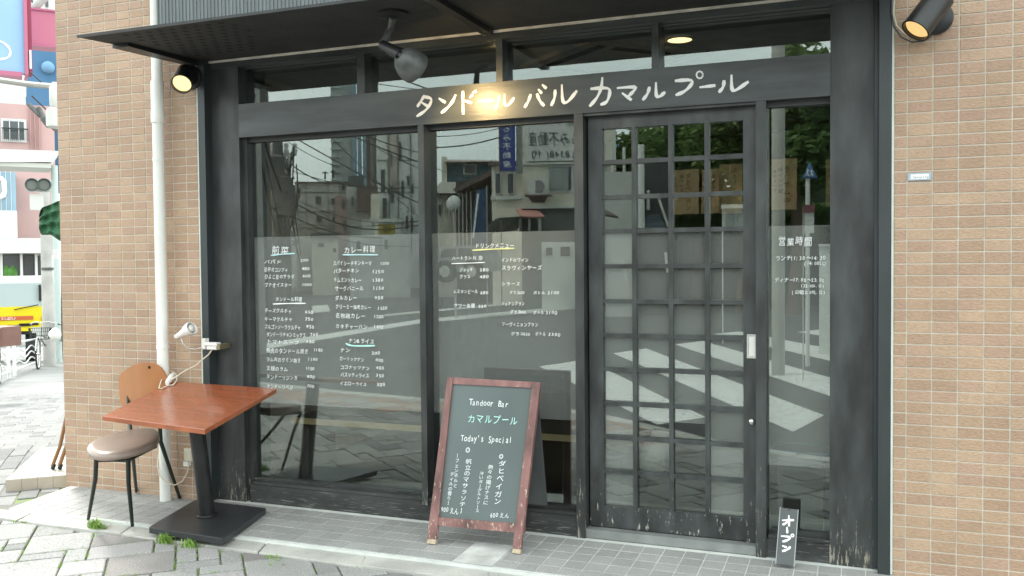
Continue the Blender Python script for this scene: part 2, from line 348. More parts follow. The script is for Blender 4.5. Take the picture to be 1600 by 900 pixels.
road = MB().sheet([(-250, -400, ROADZ), (250, -400, ROADZ), (250, -1.2, ROADZ), (-250, -1.2, ROADZ)]).build('road', M['asphalt']); tag(road, kind='structure')
# kerb line of the pavement in front of the shop
KERB = [(-14, -4.8), (-9, -4.75), (-7, -4.45), (-5.5, -4.08), (-4.5, -3.9), (-3.1, -3.82), (-2.3, -3.45), (-1.7, -3.0), (-1.3, -2.68), (-.6, -2.32), (.4, -2.08), (4, -1.95), (9, -1.9)]
def kerb_y(x):
    for a, b in zip(KERB, KERB[1:]):
        if a[0] <= x <= b[0]: return a[1]+(b[1]-a[1])*(x-a[0])/(b[0]-a[0])
    return -5
SWZ = -.035
FRONT = -.625
base = MB()
for a, b in zip(KERB, KERB[1:]):
    base.hexa([(a[0], a[1], -.3), (b[0], b[1], -.3), (b[0], .3, -.3), (a[0], .3, -.3), (a[0], a[1], SWZ-.014), (b[0], b[1], SWZ-.014), (b[0], .3, SWZ-.014), (a[0], .3, SWZ-.014)])
sidewalk = base.build('sidewalk', M['joint']); tag(sidewalk, kind='structure')
# pavers: a turned grid of big, middle and small slabs
U = .103; TH = math.radians(41); ct, st = math.cos(TH), math.sin(TH); O = (-4.06, -1.03)
rnd = random.Random(3); occ = set(); pieces_ = []
for j in range(-75, 110):
    for i in range(-110, 110):
        if (i, j) in occ: continue
        X = O[0]+ct*i*U-st*j*U; Y = O[1]+st*i*U+ct*j*U
        if not (-10.5 < X < 2.2 and -5.3 < Y < -.2): continue
        opts = [(3,3)]*3+[(2,2)]*2+[(3,2)]*2+[(2,1)]*3+[(1,2)]*1+[(1,1)]+[(3,1)]
        rnd.shuffle(opts)
        for (a, b) in opts+[(1, 1)]:
            if all((i+p, j+q) not in occ for p in range(a) for q in range(b)): break
        for p in range(a):
            for q in range(b): occ.add((i+p, j+q))
        g = .0042
        quad = [(i*U+g, j*U+g), ((i+a)*U-g, j*U+g), ((i+a)*U-g, (j+b)*U-g), (i*U+g, (j+b)*U-g)]
        quad = [(O[0]+ct*x-st*y+rnd.uniform(-.003, .003), O[1]+st*x+ct*y+rnd.uniform(-.003, .003)) for x, y in quad]
        quad = clip(quad, lambda p: p[1] < FRONT, lambda p, q: (p[0]+(q[0]-p[0])*(FRONT-p[1])/(q[1]-p[1]), FRONT))
        if len(quad) < 3: continue
        cx = sum(p[0] for p in quad)/len(quad); cy = sum(p[1] for p in quad)/len(quad)
        if cy < kerb_y(cx)+.05 or cx < -9.6: continue
        ar = abs(sum(quad[k-1][0]*quad[k][1]-quad[k][0]*quad[k-1][1] for k in range(len(quad))))/2
        if ar < .0012: continue
        pieces_.append((cx, cy, quad))
pieces_.sort(key=lambda p: (p[0]+3.2)**2*.22+(p[1]+.6)**2)
rest, restr = MB(), MB()
for k, (cx, cy, q) in enumerate(pieces_):
    red = (cy < kerb_y(cx)+.75) and cx < -1.6 and rnd.random() < .8
    z = SWZ+rnd.uniform(-.0025, .0025)
    if k < 285 and not red:
        stone(MB_ := MB(), [(p[0]-cx, p[1]-cy) for p in q], -.02, 0).build('paver', M['paver'], sidewalk, loc=(cx, cy, z))
    else: stone(restr if red else rest, q, SWZ-.02, z)
tag(rest.build('pavers', M['paver'], sidewalk), kind='stuff'); tag(restr.build('reddish_pavers', M['redpaver'], sidewalk), kind='stuff')
# kerb stones
for a, b in zip(KERB, KERB[1:]):
    L = math.hypot(b[0]-a[0], b[1]-a[1]); n = max(1, round(L/.6)); dx, dy = (b[0]-a[0])/L, (b[1]-a[1])/L; nx, ny = -dy, dx
    for k in range(n):
        s0, s1 = L*k/n+.004, L*(k+1)/n-.004
        q = [(a[0]+dx*s0, a[1]+dy*s0), (a[0]+dx*s1, a[1]+dy*s1)]; q += [(q[1][0]+nx*.15, q[1][1]+ny*.15), (q[0][0]+nx*.15, q[0][1]+ny*.15)]
        stone(MB(), q, -.3, SWZ+.006, .01).build('kerb_stone', M['kerb'], sidewalk)
# concrete edging slabs between step and pavers, with their uneven joints
xs = [-5.3, -4.62, -3.88, -3.0, -2.42, -1.78, -1.15, -.5, .15, .8, 1.4]
ESLAB = mat('edging_concrete', (.38,.375,.345), .9, var=.3, scale=4, bump=.4, bscale=70, col2=(.50,.49,.445), thr=(.42,.62))
for a, b in zip(xs, xs[1:]):
    j0, j1 = rnd.uniform(-.03, .03), rnd.uniform(-.03, .03)
    stone(MB(), [(a+.003+.05, FRONT+.002), (b-.003+.05+j1, FRONT+.002+rnd.uniform(-.004, .003)), (b-.003, -.492), (a+.003, -.492)], -.1, -.024+rnd.uniform(-.002, .002)).build('edging_slab', ESLAB, sidewalk)
# crossing stripes and road lines, flat paint on the road
def gpoly(name, pts, par=road):
    P_ = [opg(*p, ROADZ+.004) for p in pts]
    MB().poly([(p.x, p.y, ROADZ) for p in P_], (0, 0, .004)).build(name, M['line'], par)
def stripe(pts): MB().poly([(x, .25-y, ROADZ) for x, y in pts], (0, 0, .004)).build('crossing_stripe', M['line'], road)
stripe([(-4.45, 7.82), (-4.07, 8.88), (-1.56, 4.40), (-1.91, 3.86)])
stripe([(-3.9, 9.9), (-3.56, 10.8), (-.50, 4.85), (-.72, 3.9)])
stripe([(-3.24, 11.7), (-2.88, 12.5), (.25, 6.2), (-.05, 5.3)])
stripe([(-2.9, 14.1), (-2.5, 14.9), (1.1, 8.6), (.8, 7.2)])
stripe([(-1.33, 15.05), (-.76, 16.3), (2.0, 11.4), (1.7, 10.0)])
gpoly('road_line', [(392, 540), (655, 499), (905, 477), (905, 482), (655, 505), (392, 549)])
gpoly('road_line', [(941, 474), (1160, 454), (1300, 451), (1300, 455), (1160, 459), (941, 478)])
gpoly('road_line', [(600, 491), (900, 464), (900, 466), (600, 494)])
gpoly('road_line', [(395, 487), (440, 462), (466, 432), (469, 432), (446, 466), (400, 494)])
gpoly('road_marking', [(488, 478), (512, 476), (516, 486), (488, 489)])
# ---- step in front of the shop
def step_z(y): return -.0007+.0192*y
st_b = MB()
st_b.hexa([(-4.79, -.492, -.2), (1.6, -.492, -.2), (1.6, .3, -.2), (-4.88, .3, -.2), (-4.79, -.492, step_z(-.49)-.003), (1.6, -.492, step_z(-.49)-.003), (1.6, .3, .004), (-4.88, .3, .004)])
step = st_b.build('step', M['stepgrout']); tag(step, kind='structure')
def make_tile(w_, d_):
    mb = MB(); mb.cham(-w_/2, -d_/2, -.01, w_/2, d_/2, 0, .0015, 'z'); me = mb.mesh('step_tile'); me.materials.append(M['steptile']); return me
full = make_tile(.0955, .0955); part_ = {}
def place_tile(x0, x1, y0, y1):
    w_, d_ = round(x1-x0-.0045, 4), round(y1-y0-.0045, 4)
    me = full if abs(w_-.0955) < .001 and abs(d_-.0955) < .001 else part_.setdefault((w_, d_), None) or part_.__setitem__((w_, d_), make_tile(w_, d_)) or part_[(w_, d_)]
    ym = (y0+y1)/2; o = link('tile', me, step, ((x0+x1)/2, ym, step_z(ym)+rnd.uniform(-.0004, .0006))); o.rotation_euler = (.0192+rnd.uniform(-.002, .002), rnd.uniform(-.002, .002), 0)
rows = [(-.47, -.38), (-.38, -.28), (-.28, -.18), (-.18, -.08), (-.08, .018)]
for (y0, y1) in rows:
    x = -3.275-.1*15
    while x < -1.99:
        if y1 < -.08 or x < -1.99: place_tile(x, x+.1, y0, y1)
        x += .1
    x = -1.4627-.1*3
    while x < 1.3:
        place_tile(x, x+.1, y0, y1); x += .1
for (y0, y1) in rows[3:]: place_tile(-1.975, -1.875, y0, y1); place_tile(-1.875, -1.7627, y0, y1)
MB().poly([(-1.972, -.47, step_z(-.47)), (-1.768, -.47, step_z(-.47)), (-1.768, -.182, step_z(-.18)), (-1.972, -.182, step_z(-.18))], (0, 0, .0008)).build('mortar_patch', mat('mortar_patch', (.52,.52,.49), .9, var=.25, scale=9, bump=.3), step)

# ================================================================== TILED WALL OF THE BUILDING
wall = empty('tiled_building', 'building wall of small tan tiles around the dark shop front', 'building')
MB().box(-4.883, 0, -.1, -3.80, 5.5, 5.6).build('wall', M['grout'], wall)
MB().box(-.055, 0, -.1, 1.6, 5.5, 5.6).build('wall', M['grout'], wall)
MB().box(-3.80, .0, 2.62, -.055, 5.5, 5.6).build('wall', M['grout'], wall)
tmesh = {}
def wtile(w_, h_):
    k = (round(w_, 3), round(h_, 3))
    if k not in tmesh:
        mb = MB(); mb.cham(-w_/2, -.0028, -h_/2, w_/2, .001, h_/2, .0012); me = mb.mesh('wall_tile'); me.materials.append(M['tile']); tmesh[k] = me
    return tmesh[k]
cand = []
def gridwall(x0, x1, xa, za, zlo, zhi, prefer):
    k0 = math.floor((x0-xa)/.1)
    for k in range(k0, 60):
        a, b = xa+.1*k, xa+.1*(k+1); a2, b2 = max(a, x0), min(b, x1)
        if a >= x1: break
        if b2-a2 < .02: continue
        for r in range(-80, 80):
            z1 = za-.05*r; z0 = z1-.05
            if z0 >= zhi or z1 <= zlo: continue
            cand.append((prefer(.5*(a2+b2), .5*(z0+z1)), a2, b2, max(z0, zlo), z1))
gridwall(-4.886, -3.802, -4.787, 2.925, -.02, 4.2, lambda x, z: 0 if (0 < z < 3.1) else 2)
gridwall(-.053, 1.5, 0., 2.419, -.02, 4.2, lambda x, z: 0 if (x < .5 and 0 < z < 2.5) else 2)
vis = [c for c in cand if c[0] == 0]; oth = [c for c in cand if c[0] != 0]
vis.sort(key=lambda c: -(c[1]+c[2]))           # nearest to the right edge of the picture show largest
many = MB()
for i, c in enumerate(vis+oth):
    _, a, b, z0, z1 = c
    wd_, h_ = b-a-.0055, z1-z0-.0055
    if h_ < .008: continue
    if i < 300:
        o = link('tile', wtile(wd_, h_), wall, ((a+b)/2, rnd.uniform(-.0006, .0006), (z0+z1)/2)); o.rotation_euler = (rnd.uniform(-.004, .004), 0, rnd.uniform(-.004, .004))
    else: many.cham((a+b)/2-wd_/2, -.0028+rnd.uniform(-.0006, .0006), (z0+z1)/2-h_/2, (a+b)/2+wd_/2, .001, (z0+z1)/2+h_/2, .002)
tag(many.build('tiles', M['tile'], wall), kind='stuff')
# side of the building, its tiles round the corner
side = MB()
for j in range(55):
    for r in range(75):
        side.box(-4.889, .002+j*.1, .02+r*.05, -4.882, .0975+j*.1, .0655+r*.05)
tag(side.build('side_tiles', M['tile'], wall), kind='stuff')

# ================================================================== SHOP FRONT
front = empty('storefront', 'black timber shop front with large windows and a lattice door', 'shop front')
def ub(u0, v0, u1, v1, Y, dep, mb=None):      # block whose face is at depth Y; u, v measured on the wall plane
    mb = mb or MB(); a, b = PP(u0, v0, Y), PP(u1, v1, Y); return mb.box(a.x, Y, a.z, b.x, Y+dep, b.z)
def part(name, m, u0, v0, u1, v1, Y, dep, par=front, label=None):
    o = ub(u0, v0, u1, v1, Y, dep).build(name, m, par); 
    if label: o['label'] = label
    return o
part('steel_channel', M['steel'], -3.793, -.0, -3.747, 2.66, -.012, .30)
part('steel_channel', M['steel'], -.113, -.01, -.064, 2.66, -.012, .30)
part('sealant_strip', M['caulk'], -3.803, .02, -3.795, 2.56, -.007, .02)
part('sealant_strip', M['caulk'], -.062, .0, -.054, 2.62, -.007, .02)
for (u0, u1) in ((-3.745, -3.72), (-.131, -.113)): part('channel_lip', M['steel'], u0, .02, u1, 2.6, .03, .02)
part('channel_groove', M['soffit'], -3.72, .02, -3.703, 2.6, .075, .2)
part('post', M['post'], -3.702, .0, -3.506, 2.56, .05, .25)
part('post', M['post'], -.314, .0, -.131, 2.56, .05, .25)
part('post', M['post'], -1.504, .0, -1.458, 2.117, .045, .2)
part('post', M['post'], -.636, .0, -.59, 2.117, .045, .2)
part('post', M['post'], -2.363, .10, -2.329, 2.119, .047, .2)
part('top_beam', M['beam'], -3.705, 2.522, -.131, 2.556, .047, .25)
beam = part('sign_beam', M['beam'], -3.506, 2.118, -.314, 2.307, .043, .25)
for u0, u1 in ((-2.725, -2.68), (-1.914, -1.88), (-1.116, -1.084)): part('transom_bar', M['beam'], u0, 2.307, u1, 2.522, .052, .16)
part('window_stile', M['post'], -3.506, .03, -3.452, 2.118, .085, .1)
# window frames, panes, films
def pane(par, u0, v0, u1, v1, Y=GL, name='pane'):
    a, b = PP(u0, v0, Y), PP(u1, v1, Y); return MB().box(a.x, Y, a.z, b.x, Y+.005, b.z).build(name, M['glass'], par)
def film(par, u0, v0, u1, v1, Y=GL+.012):
    a, b = PP(u0, v0, Y), PP(u1, v1, Y); return MB().box(a.x, Y, a.z, b.x, Y+.0006, b.z).build('frosted_film', M['film'], par)
FILMV = 1.545
wins = []
for (u0, u1, vb) in ((-3.47, -2.345, .168), (-2.345, -1.49, .168), (-.60, -.31, .152)):
    wd = empty('window'); wd.parent = front; wins.append(wd)
    pane(wd, u0, vb-.02, u1, 2.13); film(wd, u0+.02, .60 if u1 < -1 else .45, u1-.005, FILMV)
    ub(u0, 2.085, u1, 2.12, .10, .022).build('top_rail', M['rail'], wd)
    ub(u0+.03, vb-.03, u1, vb-.004, .095, .06).build('bottom_rail', M['rail'], wd)
    ub(u0+.02, vb-.045, u1, vb-.028, .055, .12).build('sill', M['rail'], wd)
    ub(u0+.0, .0, u1, vb-.047, .056, .12).build('base_board', M['rail'], wd)
for (u0, u1) in ((-3.506, -2.70), (-2.70, -1.897), (-1.897, -1.10), (-1.10, -.314)):
    wd = empty('transom_window'); wd.parent = front
    pane(wd, u0, 2.29, u1, 2.53); ub(u0, 2.505, u1, 2.523, .09, .03).build('top_rail', M['beam'], wd)
# ---- door
door = empty('door'); door.parent = front; DY = .10
part('stile', M['door'], -1.432, .083, -1.362, 2.105, DY, .036, door)
part('stile', M['door'], -.692, .076, -.636, 2.105, DY, .036, door)
part('top_rail', M['door'], -1.362, 2.035, -.692, 2.103, DY+.002, .034, door)
part('bottom_rail', M['door'], -1.362, .083, -.692, .190, DY+.002, .034, door)
rowv = [CAM[2]+(z-CAM[2])/1.01415 for z in (1.879,1.706,1.539,1.366,1.193,1.025,.856,.685,.516,.346)]
colu = [CAM[0]+(x-CAM[0])/1.01415 for x in (-1.219,-1.04,-.867)]
for v in rowv: part('muntin', M['door'], -1.362, v-.0105, -.692, v+.0105, DY+.004, .026, door)
for u in colu: part('muntin', M['door'], u-.0105, .19, u+.0105, 2.035, DY+.0015, .030, door)
vr = [2.05]+rowv+[.17]; uc = [-1.372]+colu+[-.682]
for i in range(11):
    for j in range(4):
        pane(door, uc[j]+.004, vr[i+1]+.004, uc[j+1]-.004, vr[i]-.004, GL-.002)
for j in range(4):
    lo = 2.05 if False else (.19 if j in (0, 3) else .62)
    film(door, uc[j]+.006, lo, uc[j+1]-.006, FILMV-.01, GL+.006)
hp0, hp1 = at(1167, 522, DY), at(1182, 560, DY)
hd = MB().box(hp0.x, DY-.004, hp1.z, hp1.x, DY+.002, hp0.z).build('handle', M['chrome'], door)
hh = MB(); x0, x1, z0, z1 = hp0.x+.012, hp1.x-.006, hp1.z+.012, hp0.z-.012
hh = MB().box(x0, DY-.0052, z0, x1, DY-.003, z1).build('handle_recess', M['whitepl'], door)
lk = at(1175, 659, DY); MB().lathe(lk, (0, -1, 0), [(0, .016), (.006, .016), (.010, .013), (.014, .006)]).build('lock', M['chrome'], door, smooth=40)
part('header', M['post'], -1.458, 2.103, -.636, 2.119, .055, .2)
part('threshold', mat('grey_threshold', (.20,.21,.20), .7, var=.25), -1.458, .02, -.636, .062, .052, .12)
# ---- lettering on the sign beam
LY = .0425; nrm = (0, -1, 0)
def L4(pts, k=4.5, ox=560, oy=0): return [at(ox+x/k, oy+y/k, LY) for x, y in pts]
A = lambda *p: L4(p)
B = lambda *p: L4(p, 4, 800)
strokes = [A((462,676),(440,712),(418,745)), A((462,680),(522,690),(500,745),(465,785),(415,815)), A((448,722),(492,750)), A((572,695),(608,718)), A((682,672),(665,712),(630,757),(588,790)),
 A((735,648),(735,720),(738,797)), A((738,706),(793,722)), A((788,684),(800,672)), A((808,652),(826,642)), A((846,712),(948,706)), A((990,678),(986,720),(965,765)), A((1028,668),(1025,740),(1055,745),(1092,693)),
 A((1210,670),(1195,715),(1172,750)), A((1258,665),(1275,710),(1302,740)), A((1270,633),(1286,652)), A((1298,600),(1318,618)),
 B((270,568),(268,612),(248,655)), B((312,535),(315,648),(350,640),(402,572)), B((498,555),(612,545),(612,590),(595,640),(560,652)), B((565,490),(560,548),(535,610),(490,660)),
 B((663,550),(782,540),(765,565),(735,595)), B((693,585),(742,622)), B((858,550),(850,585),(822,620)), B((900,522),(900,608),(925,605),(952,580)),
 B((1026,505),(1138,495),(1115,540),(1075,575),(1030,592)), B((1180,545),(1264,535)), B((1325,510),(1322,545),(1298,572)), B((1372,475),(1372,570),(1400,566),(1472,515))]
for i_, s in enumerate(strokes): MB().ribbon([p+Vector((0, -.0003*(i_ % 4), 0)) for p in s], nrm, .0175).build('letter_stroke', M['white'], beam)
ring = [at(800+(1173+20*math.cos(t))/4, (468+22*math.sin(t))/4, LY) for t in [2*PI*k/14 for k in range(15)]]
MB().ribbon(ring, nrm, .009).build('letter_ring', M['white'], beam)
# ---- menu written on the glass
TY = GL-.0015
def wline(mb, s, x0, x1, y, h, k=1.):
    p, q = at(x0, y, TY), at(x1, y, TY); wd_ = q.x-p.x; sz = h/330*(1.1 if x0 < 660 else 1.0)
    write(mb, s, (p.x, TY, p.z-sz*.38), (1, 0, -.004), (0, 0, 1), sz*k, width=wd_, nrm=(0, -.0006, 0))
menu1 = [('前菜',424,452,390,17),('パパド',413,440,409,9),('200',471,484,406,8),('砂肝のコンフィ',413,450,421,10),('480',473,486,419,8),('ひよこ豆のサラダ',413,460,432,10),('600',474,487,431,8),('ブナオイスター',413,456,445,10),('1000',473,489,444,8),
 ('タンドール料理',430,472,467,10),('チーズクルチャ',413,456,485,10),('650',478,492,487,9),('キーマクルチャ',413,457,498,10),('750',478,492,498,9),('ゴルゴンゾーラクルチャ',413,470,510,10),('950',480,493,510,9),
 ('タンドーリチキンミックス',416,478,522,10),('760',486,499,522,9),('トマトスープ',416,468,533,9),('680',480,494,533,9),('鴨肉のタンドール焼き',416,482,547,11),('1180',491,506,546,9),('ラム肉のクミン焼き',416,470,561,10),('1100',482,498,561,9),
 ('王様のラム',416,450,575,10),('1150',479,493,575,9),('タンドーリジンガ',416,465,588,10),('900',481,494,588,9),('タンドーリベジ',416,458,603,10),('700',481,493,603,9),
 ('カレー料理',537,587,390,14),('スパイシーチキンキーマ',520,581,411,10),('1200',595,610,411,8),('バターチキン',521,561,423,10),('1250',583,602,424,9),('ラムミントカレー',521,565,437,10),('1380',583,601,437,9),('サーグパニール',523,568,450,10),('1150',584,602,450,9),
 ('ダルカレー',523,558,465,10),('950',587,601,465,9),('クリーミー海老カレー',524,580,479,10),('1350',591,607,481,9),('名物鶏カレー',524,571,493,11),('1200',585,601,494,9),('カキチャーハン',524,574,509,10),('1400',585,601,510,9),
 ('ナン&ライス',544,585,532,10),('ナン',531,547,547,10),('300',582,596,551,9),('ガーリックナン',530,569,560,9),('400',588,601,562,9),('ココナッツナン',531,578,573,9),('400',589,602,574,9),('バスマティライス',532,577,585,9),('350',589,602,586,9),('イエローライス',531,573,598,9),('300',590,604,600,9)]
menu2 = [('ドリンクメニュー',742,804,384,11),('ハートランド(生)',706,757,403,9),('ジョッキ',718,739,421,9),('580',751,766,421,9),('グラス',718,735,432,9),('480',751,766,432,9),('ムスタンビール',708,747,455,9),('680',752,765,457,9),('サワー各種',709,742,477,9),('550',749,762,478,8),
 ('インドのワイン',783,826,406,9),('スラヴィンヤーズ',783,847,418,10),('シラーズ',783,813,443,9),('グラス600',796,821,457,8),('ボトル',833,852,457,8),('3100',857,876,457,9),('シュナンブラン',783,820,474,9),('グラス600',797,823,487,8),('ボトル',833,850,488,8),('3100',854,873,488,9),
 ('ソーヴィニョンブラン',784,841,506,9),('グラス650',798,830,521,8),('ボトル',836,853,521,8),('3300',858,878,522,9)]
menu3 = [('営業時間',1215,1269,377,16),('ランチ11:30〜14:30',1211,1292,403,10),('(14:00LO)',1258,1294,411,9),('ディナー17:00〜23:00',1210,1290,437,9),('(22:00L.O.)',1253,1290,446,7),('(日曜22:00L.O.)',1238,1292,456,8)]
for w_i, mn in zip(wins, (menu1, menu2, menu3)):
    for (s, x0, x1, y, h) in mn:
        mb = MB(); wline(mb, s, x0, x1, y, h); mb.build('menu_writing', M['chalk'], w_i)
def under(w_i, pts, m, wd_=.008): MB().ribbon([at(x, y, TY) for x, y in pts], nrm, wd_, .0006).build('underline', m, w_i)
under(wins[0], [(424,399),(440,397),(460,396)], M['blue_ink']); under(wins[0], [(536,398),(560,398),(590,398)], M['blue_ink']); under(wins[0], [(427,475),(450,474),(477,474)], M['chalk'])
under(wins[0], [(541,537),(550,541),(585,540)], M['green_ink'], .01); under(wins[1], [(739,391),(770,389),(803,388)], M['yellow_ink'])
under(wins[1], [(706,412),(735,411),(757,410)], M['chalk'], .005)

# ================================================================== ROOM BEHIND THE GLASS
room = empty('shop_interior', 'dark room behind the shop windows', 'room')
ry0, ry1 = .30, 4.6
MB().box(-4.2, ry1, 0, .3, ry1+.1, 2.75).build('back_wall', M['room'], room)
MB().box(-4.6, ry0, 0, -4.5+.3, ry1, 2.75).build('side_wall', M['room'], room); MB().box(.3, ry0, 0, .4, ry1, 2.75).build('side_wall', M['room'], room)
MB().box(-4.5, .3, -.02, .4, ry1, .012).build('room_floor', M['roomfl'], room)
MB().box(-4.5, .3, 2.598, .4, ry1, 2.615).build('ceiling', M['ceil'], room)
c = gz(1062, 62, 2.59)
dl = empty('downlight', 'lit round downlight in the ceiling behind the top right window', 'ceiling light'); 
MB().lathe((c.x, c.y, 2.598), (0, 0, -1), [(0, .085), (.01, .085), (.012, .066)], 24, cap=False).build('trim_ring', M['whitepl'], dl)
MB().disc((c.x, c.y, 2.588), (0, 0, 1), .066, 24).build('bulb', emit('downlight_glow', (1, .76, .36), 1.3), dl)
ac = empty('ceiling_air_conditioner', 'pale ceiling air conditioner with dark slots behind the top windows', 'air conditioner')
cc = [gz(*p, 2.57) for p in ((812, 108), (930, 63), (1105, 82))]; cc.append(cc[0]+cc[2]-cc[1])
MB().poly(cc, (0, 0, .026)).build('panel', mat('ac_panel', (.32,.32,.30), .6), ac)
for f0, f1, g0, g1 in ((.1,.9,.1,.17), (.1,.9,.83,.9), (.1,.17,.25,.75), (.83,.9,.25,.75)):
    q = [cc[0].lerp(cc[1], a).lerp(cc[3].lerp(cc[2], a), b_) for a, b_ in ((f0, g0), (f1, g0), (f1, g1), (f0, g1))]
    MB().poly([p-Vector((0, 0, .002)) for p in q], (0, 0, -.004)).build('slot', M['hole'], ac)
def paper(px0, px1, py0, py1, cols, label, Y=.42):
    a, b = at(px0, py0, Y), at(px1, py1, Y); mb = MB(); n = 8; vs = []
    for j in range(n+1):
        for i in range(n+1):
            x = a.x+(b.x-a.x)*i/n; z = a.z+(b.z-a.z)*j/n; vs.append((x+rnd.uniform(-.002, .002), Y+.010*math.sin(i*.9+j*.7), z+rnd.uniform(-.002, .002)))
    k = len(vs); fs = [(j*(n+1)+i, j*(n+1)+i+1, (j+1)*(n+1)+i+1, (j+1)*(n+1)+i) for j in range(n) for i in range(n)]
    o = mb.add(vs+[(x, y+.0015, z) for x, y, z in vs], fs+[tuple(k+i for i in f[::-1]) for f in fs]).build('menu_paper', M['kraft'], None, smooth=60); tag(o, label, 'menu paper', 'handwritten paper menus hanging inside the glass')
    for (s, fx, fy, h) in cols:
        t = MB(); p = at(px0+(px1-px0)*fx, py0+(py1-py0)*fy, Y-.014); write(t, s, (p.x-.4*h/330, Y-.014, p.z), (1, 0, 0), (0, 0, 1), h/330, vertical=True, nrm=(0, -.0005, 0)); t.build('writing', M['black_ink'], o)
paper(1205, 1245, 249, 327, [('ラッサムの', .74, .18, 13), ('南インド風', .45, .2, 9), ('香辛スープ', .2, .24, 8)], 'brown paper menu hanging in the narrow window right of the door')
paper(1053, 1092, 266, 334, [('ダヒベイガン', .68, .12, 11), ('揚げナス', .38, .14, 8), ('600えん', .15, .16, 7)], 'brown paper menu in the door, leftmost of three')
paper(1096, 1124, 265, 333, [('チキン', .8, .16, 9), ('焼き', .4, .2, 8)], 'brown paper menu in the door, middle of three')
paper(1124, 1160, 257, 333, [('スラヴ', .75, .12, 10), ('ワイン', .42, .2, 7)], 'brown paper menu in the door, rightmost of three', .46)
paper(1290, 1325, 249, 322, [('豆', .5, .2, 9)], 'brown paper menu half hidden by the right post')
# ledge, dark counter leg, bucket and bin inside
a, b = at(452, 652, .36), at(1000, 700, .36)
lg = empty('window_bench', 'low wooden bench behind the left window', 'bench')
MB().box(a.x, .36, a.z-.035, b.x, .37, a.z).build('edge', mat('pale_bench_edge', (.40,.33,.18), .5), lg); MB().box(a.x, .37, a.z-.03, b.x, .75, a.z-.005).build('seat', M['roomfl'], lg)
for xx in (a.x+.05, b.x-.1): MB().box(xx, .4, .012, xx+.06, .7, a.z-.03).build('leg', M['roomfl'], lg)
bk = MB(); p = at(1022, 705, .55); bk.lathe((p.x, p.y, .25), (0, 0, 1), [(0, .06), (.02, .085), (.12, .10), (.20, .098), (.2, .09), (.03, .07)], 24, cap=False)
tag(bk.build('bucket', M['whitepl'], None, smooth=50), 'white bucket behind the lower panes of the door', 'bucket')
bs = empty('storage_bin', 'dark bin with teal rim behind the narrow right window', 'bin')
a, b = at(1208, 704, .30), at(1290, 712, .30); zr = (a.z+b.z)/2
MB().box(a.x+.02, .31, .02, b.x-.01, .52, zr-.01).build('body', M['room'], bs)
MB().tube([(a.x, .30, zr), (b.x, .30, zr), (b.x+.012, .31, zr), (b.x+.012, .53, zr), (a.x-.012, .53, zr), (a.x-.012, .31, zr)], .006, 8, closed=True).build('rim', mat('teal_rim', (.10,.32,.38), .35), bs)

# ================================================================== AWNING AND FASCIA
aw = empty('awning', 'thin dark flat awning over the shop front', 'awning')
SZ = 2.577
SL = [(-3.775, .045), (-3.975, -.68), (-.02, -.68), (-.02, .045)]
MB().poly([(x, y, SZ) for x, y in SL], (0, 0, .012)).build('soffit', M['soffit'], aw)
MB().poly([(-3.975, -.6805, SZ-.003), (-.02, -.6805, SZ-.003), (-.02, -.688, SZ-.003), (-3.98, -.688, SZ-.003)], (0, 0, .014)).build('front_edge', M['lampblack'], aw)
MB().hexa([(-3.83, -.02, SZ-.03), (-3.77, -.02, SZ-.03), (-3.82, -.50, SZ-.02), (-3.93, -.50, SZ-.02), (-3.83, -.02, SZ-.001), (-3.77, -.02, SZ-.001), (-3.82, -.50, SZ-.001), (-3.93, -.50, SZ-.001)]).build('side_batten', M['lampblack'], aw)
bp0, bp1 = gz(692, 0, SZ), gz(760, 47, SZ)
MB().box(-1.985, -.66, SZ-.028, -1.935, .02, SZ-.001).build('brace', M['lampblack'], aw)
hb = MB()
for i in range(9):
    for j in range(10):
        x, y = -3.72+i*.075+(.037 if j % 2 else 0), -.62+j*.055
        if x < -3.775-.2*(.045-y)/.725+.05 or i*.9+j*.35 > 8.5: continue
        hb.lathe((x, y, SZ-.0006), (0, 0, -1), [(0, .016), (.0006, .016)], 10)
tag(hb.build('perforations', M['hole'], aw), kind='stuff')
part('pale_trim', M['trim'], -3.76, 2.558, -.13, 2.573, .03, .012, aw)
fs_ = empty('fascia', 'grey ribbed metal fascia above the awning', 'fascia')
MB().box(-3.862, -.24, 2.61, -.03, .04, 4.2).build('backing', M['fascia'], fs_)
rb = MB()
x = -3.86
while x < -.05:
    rb.box(x, -.2435, 2.612, x+.010, -.2395, 4.19); x += .024
tag(rb.build('ribs', M['fascia'], fs_), kind='stuff')

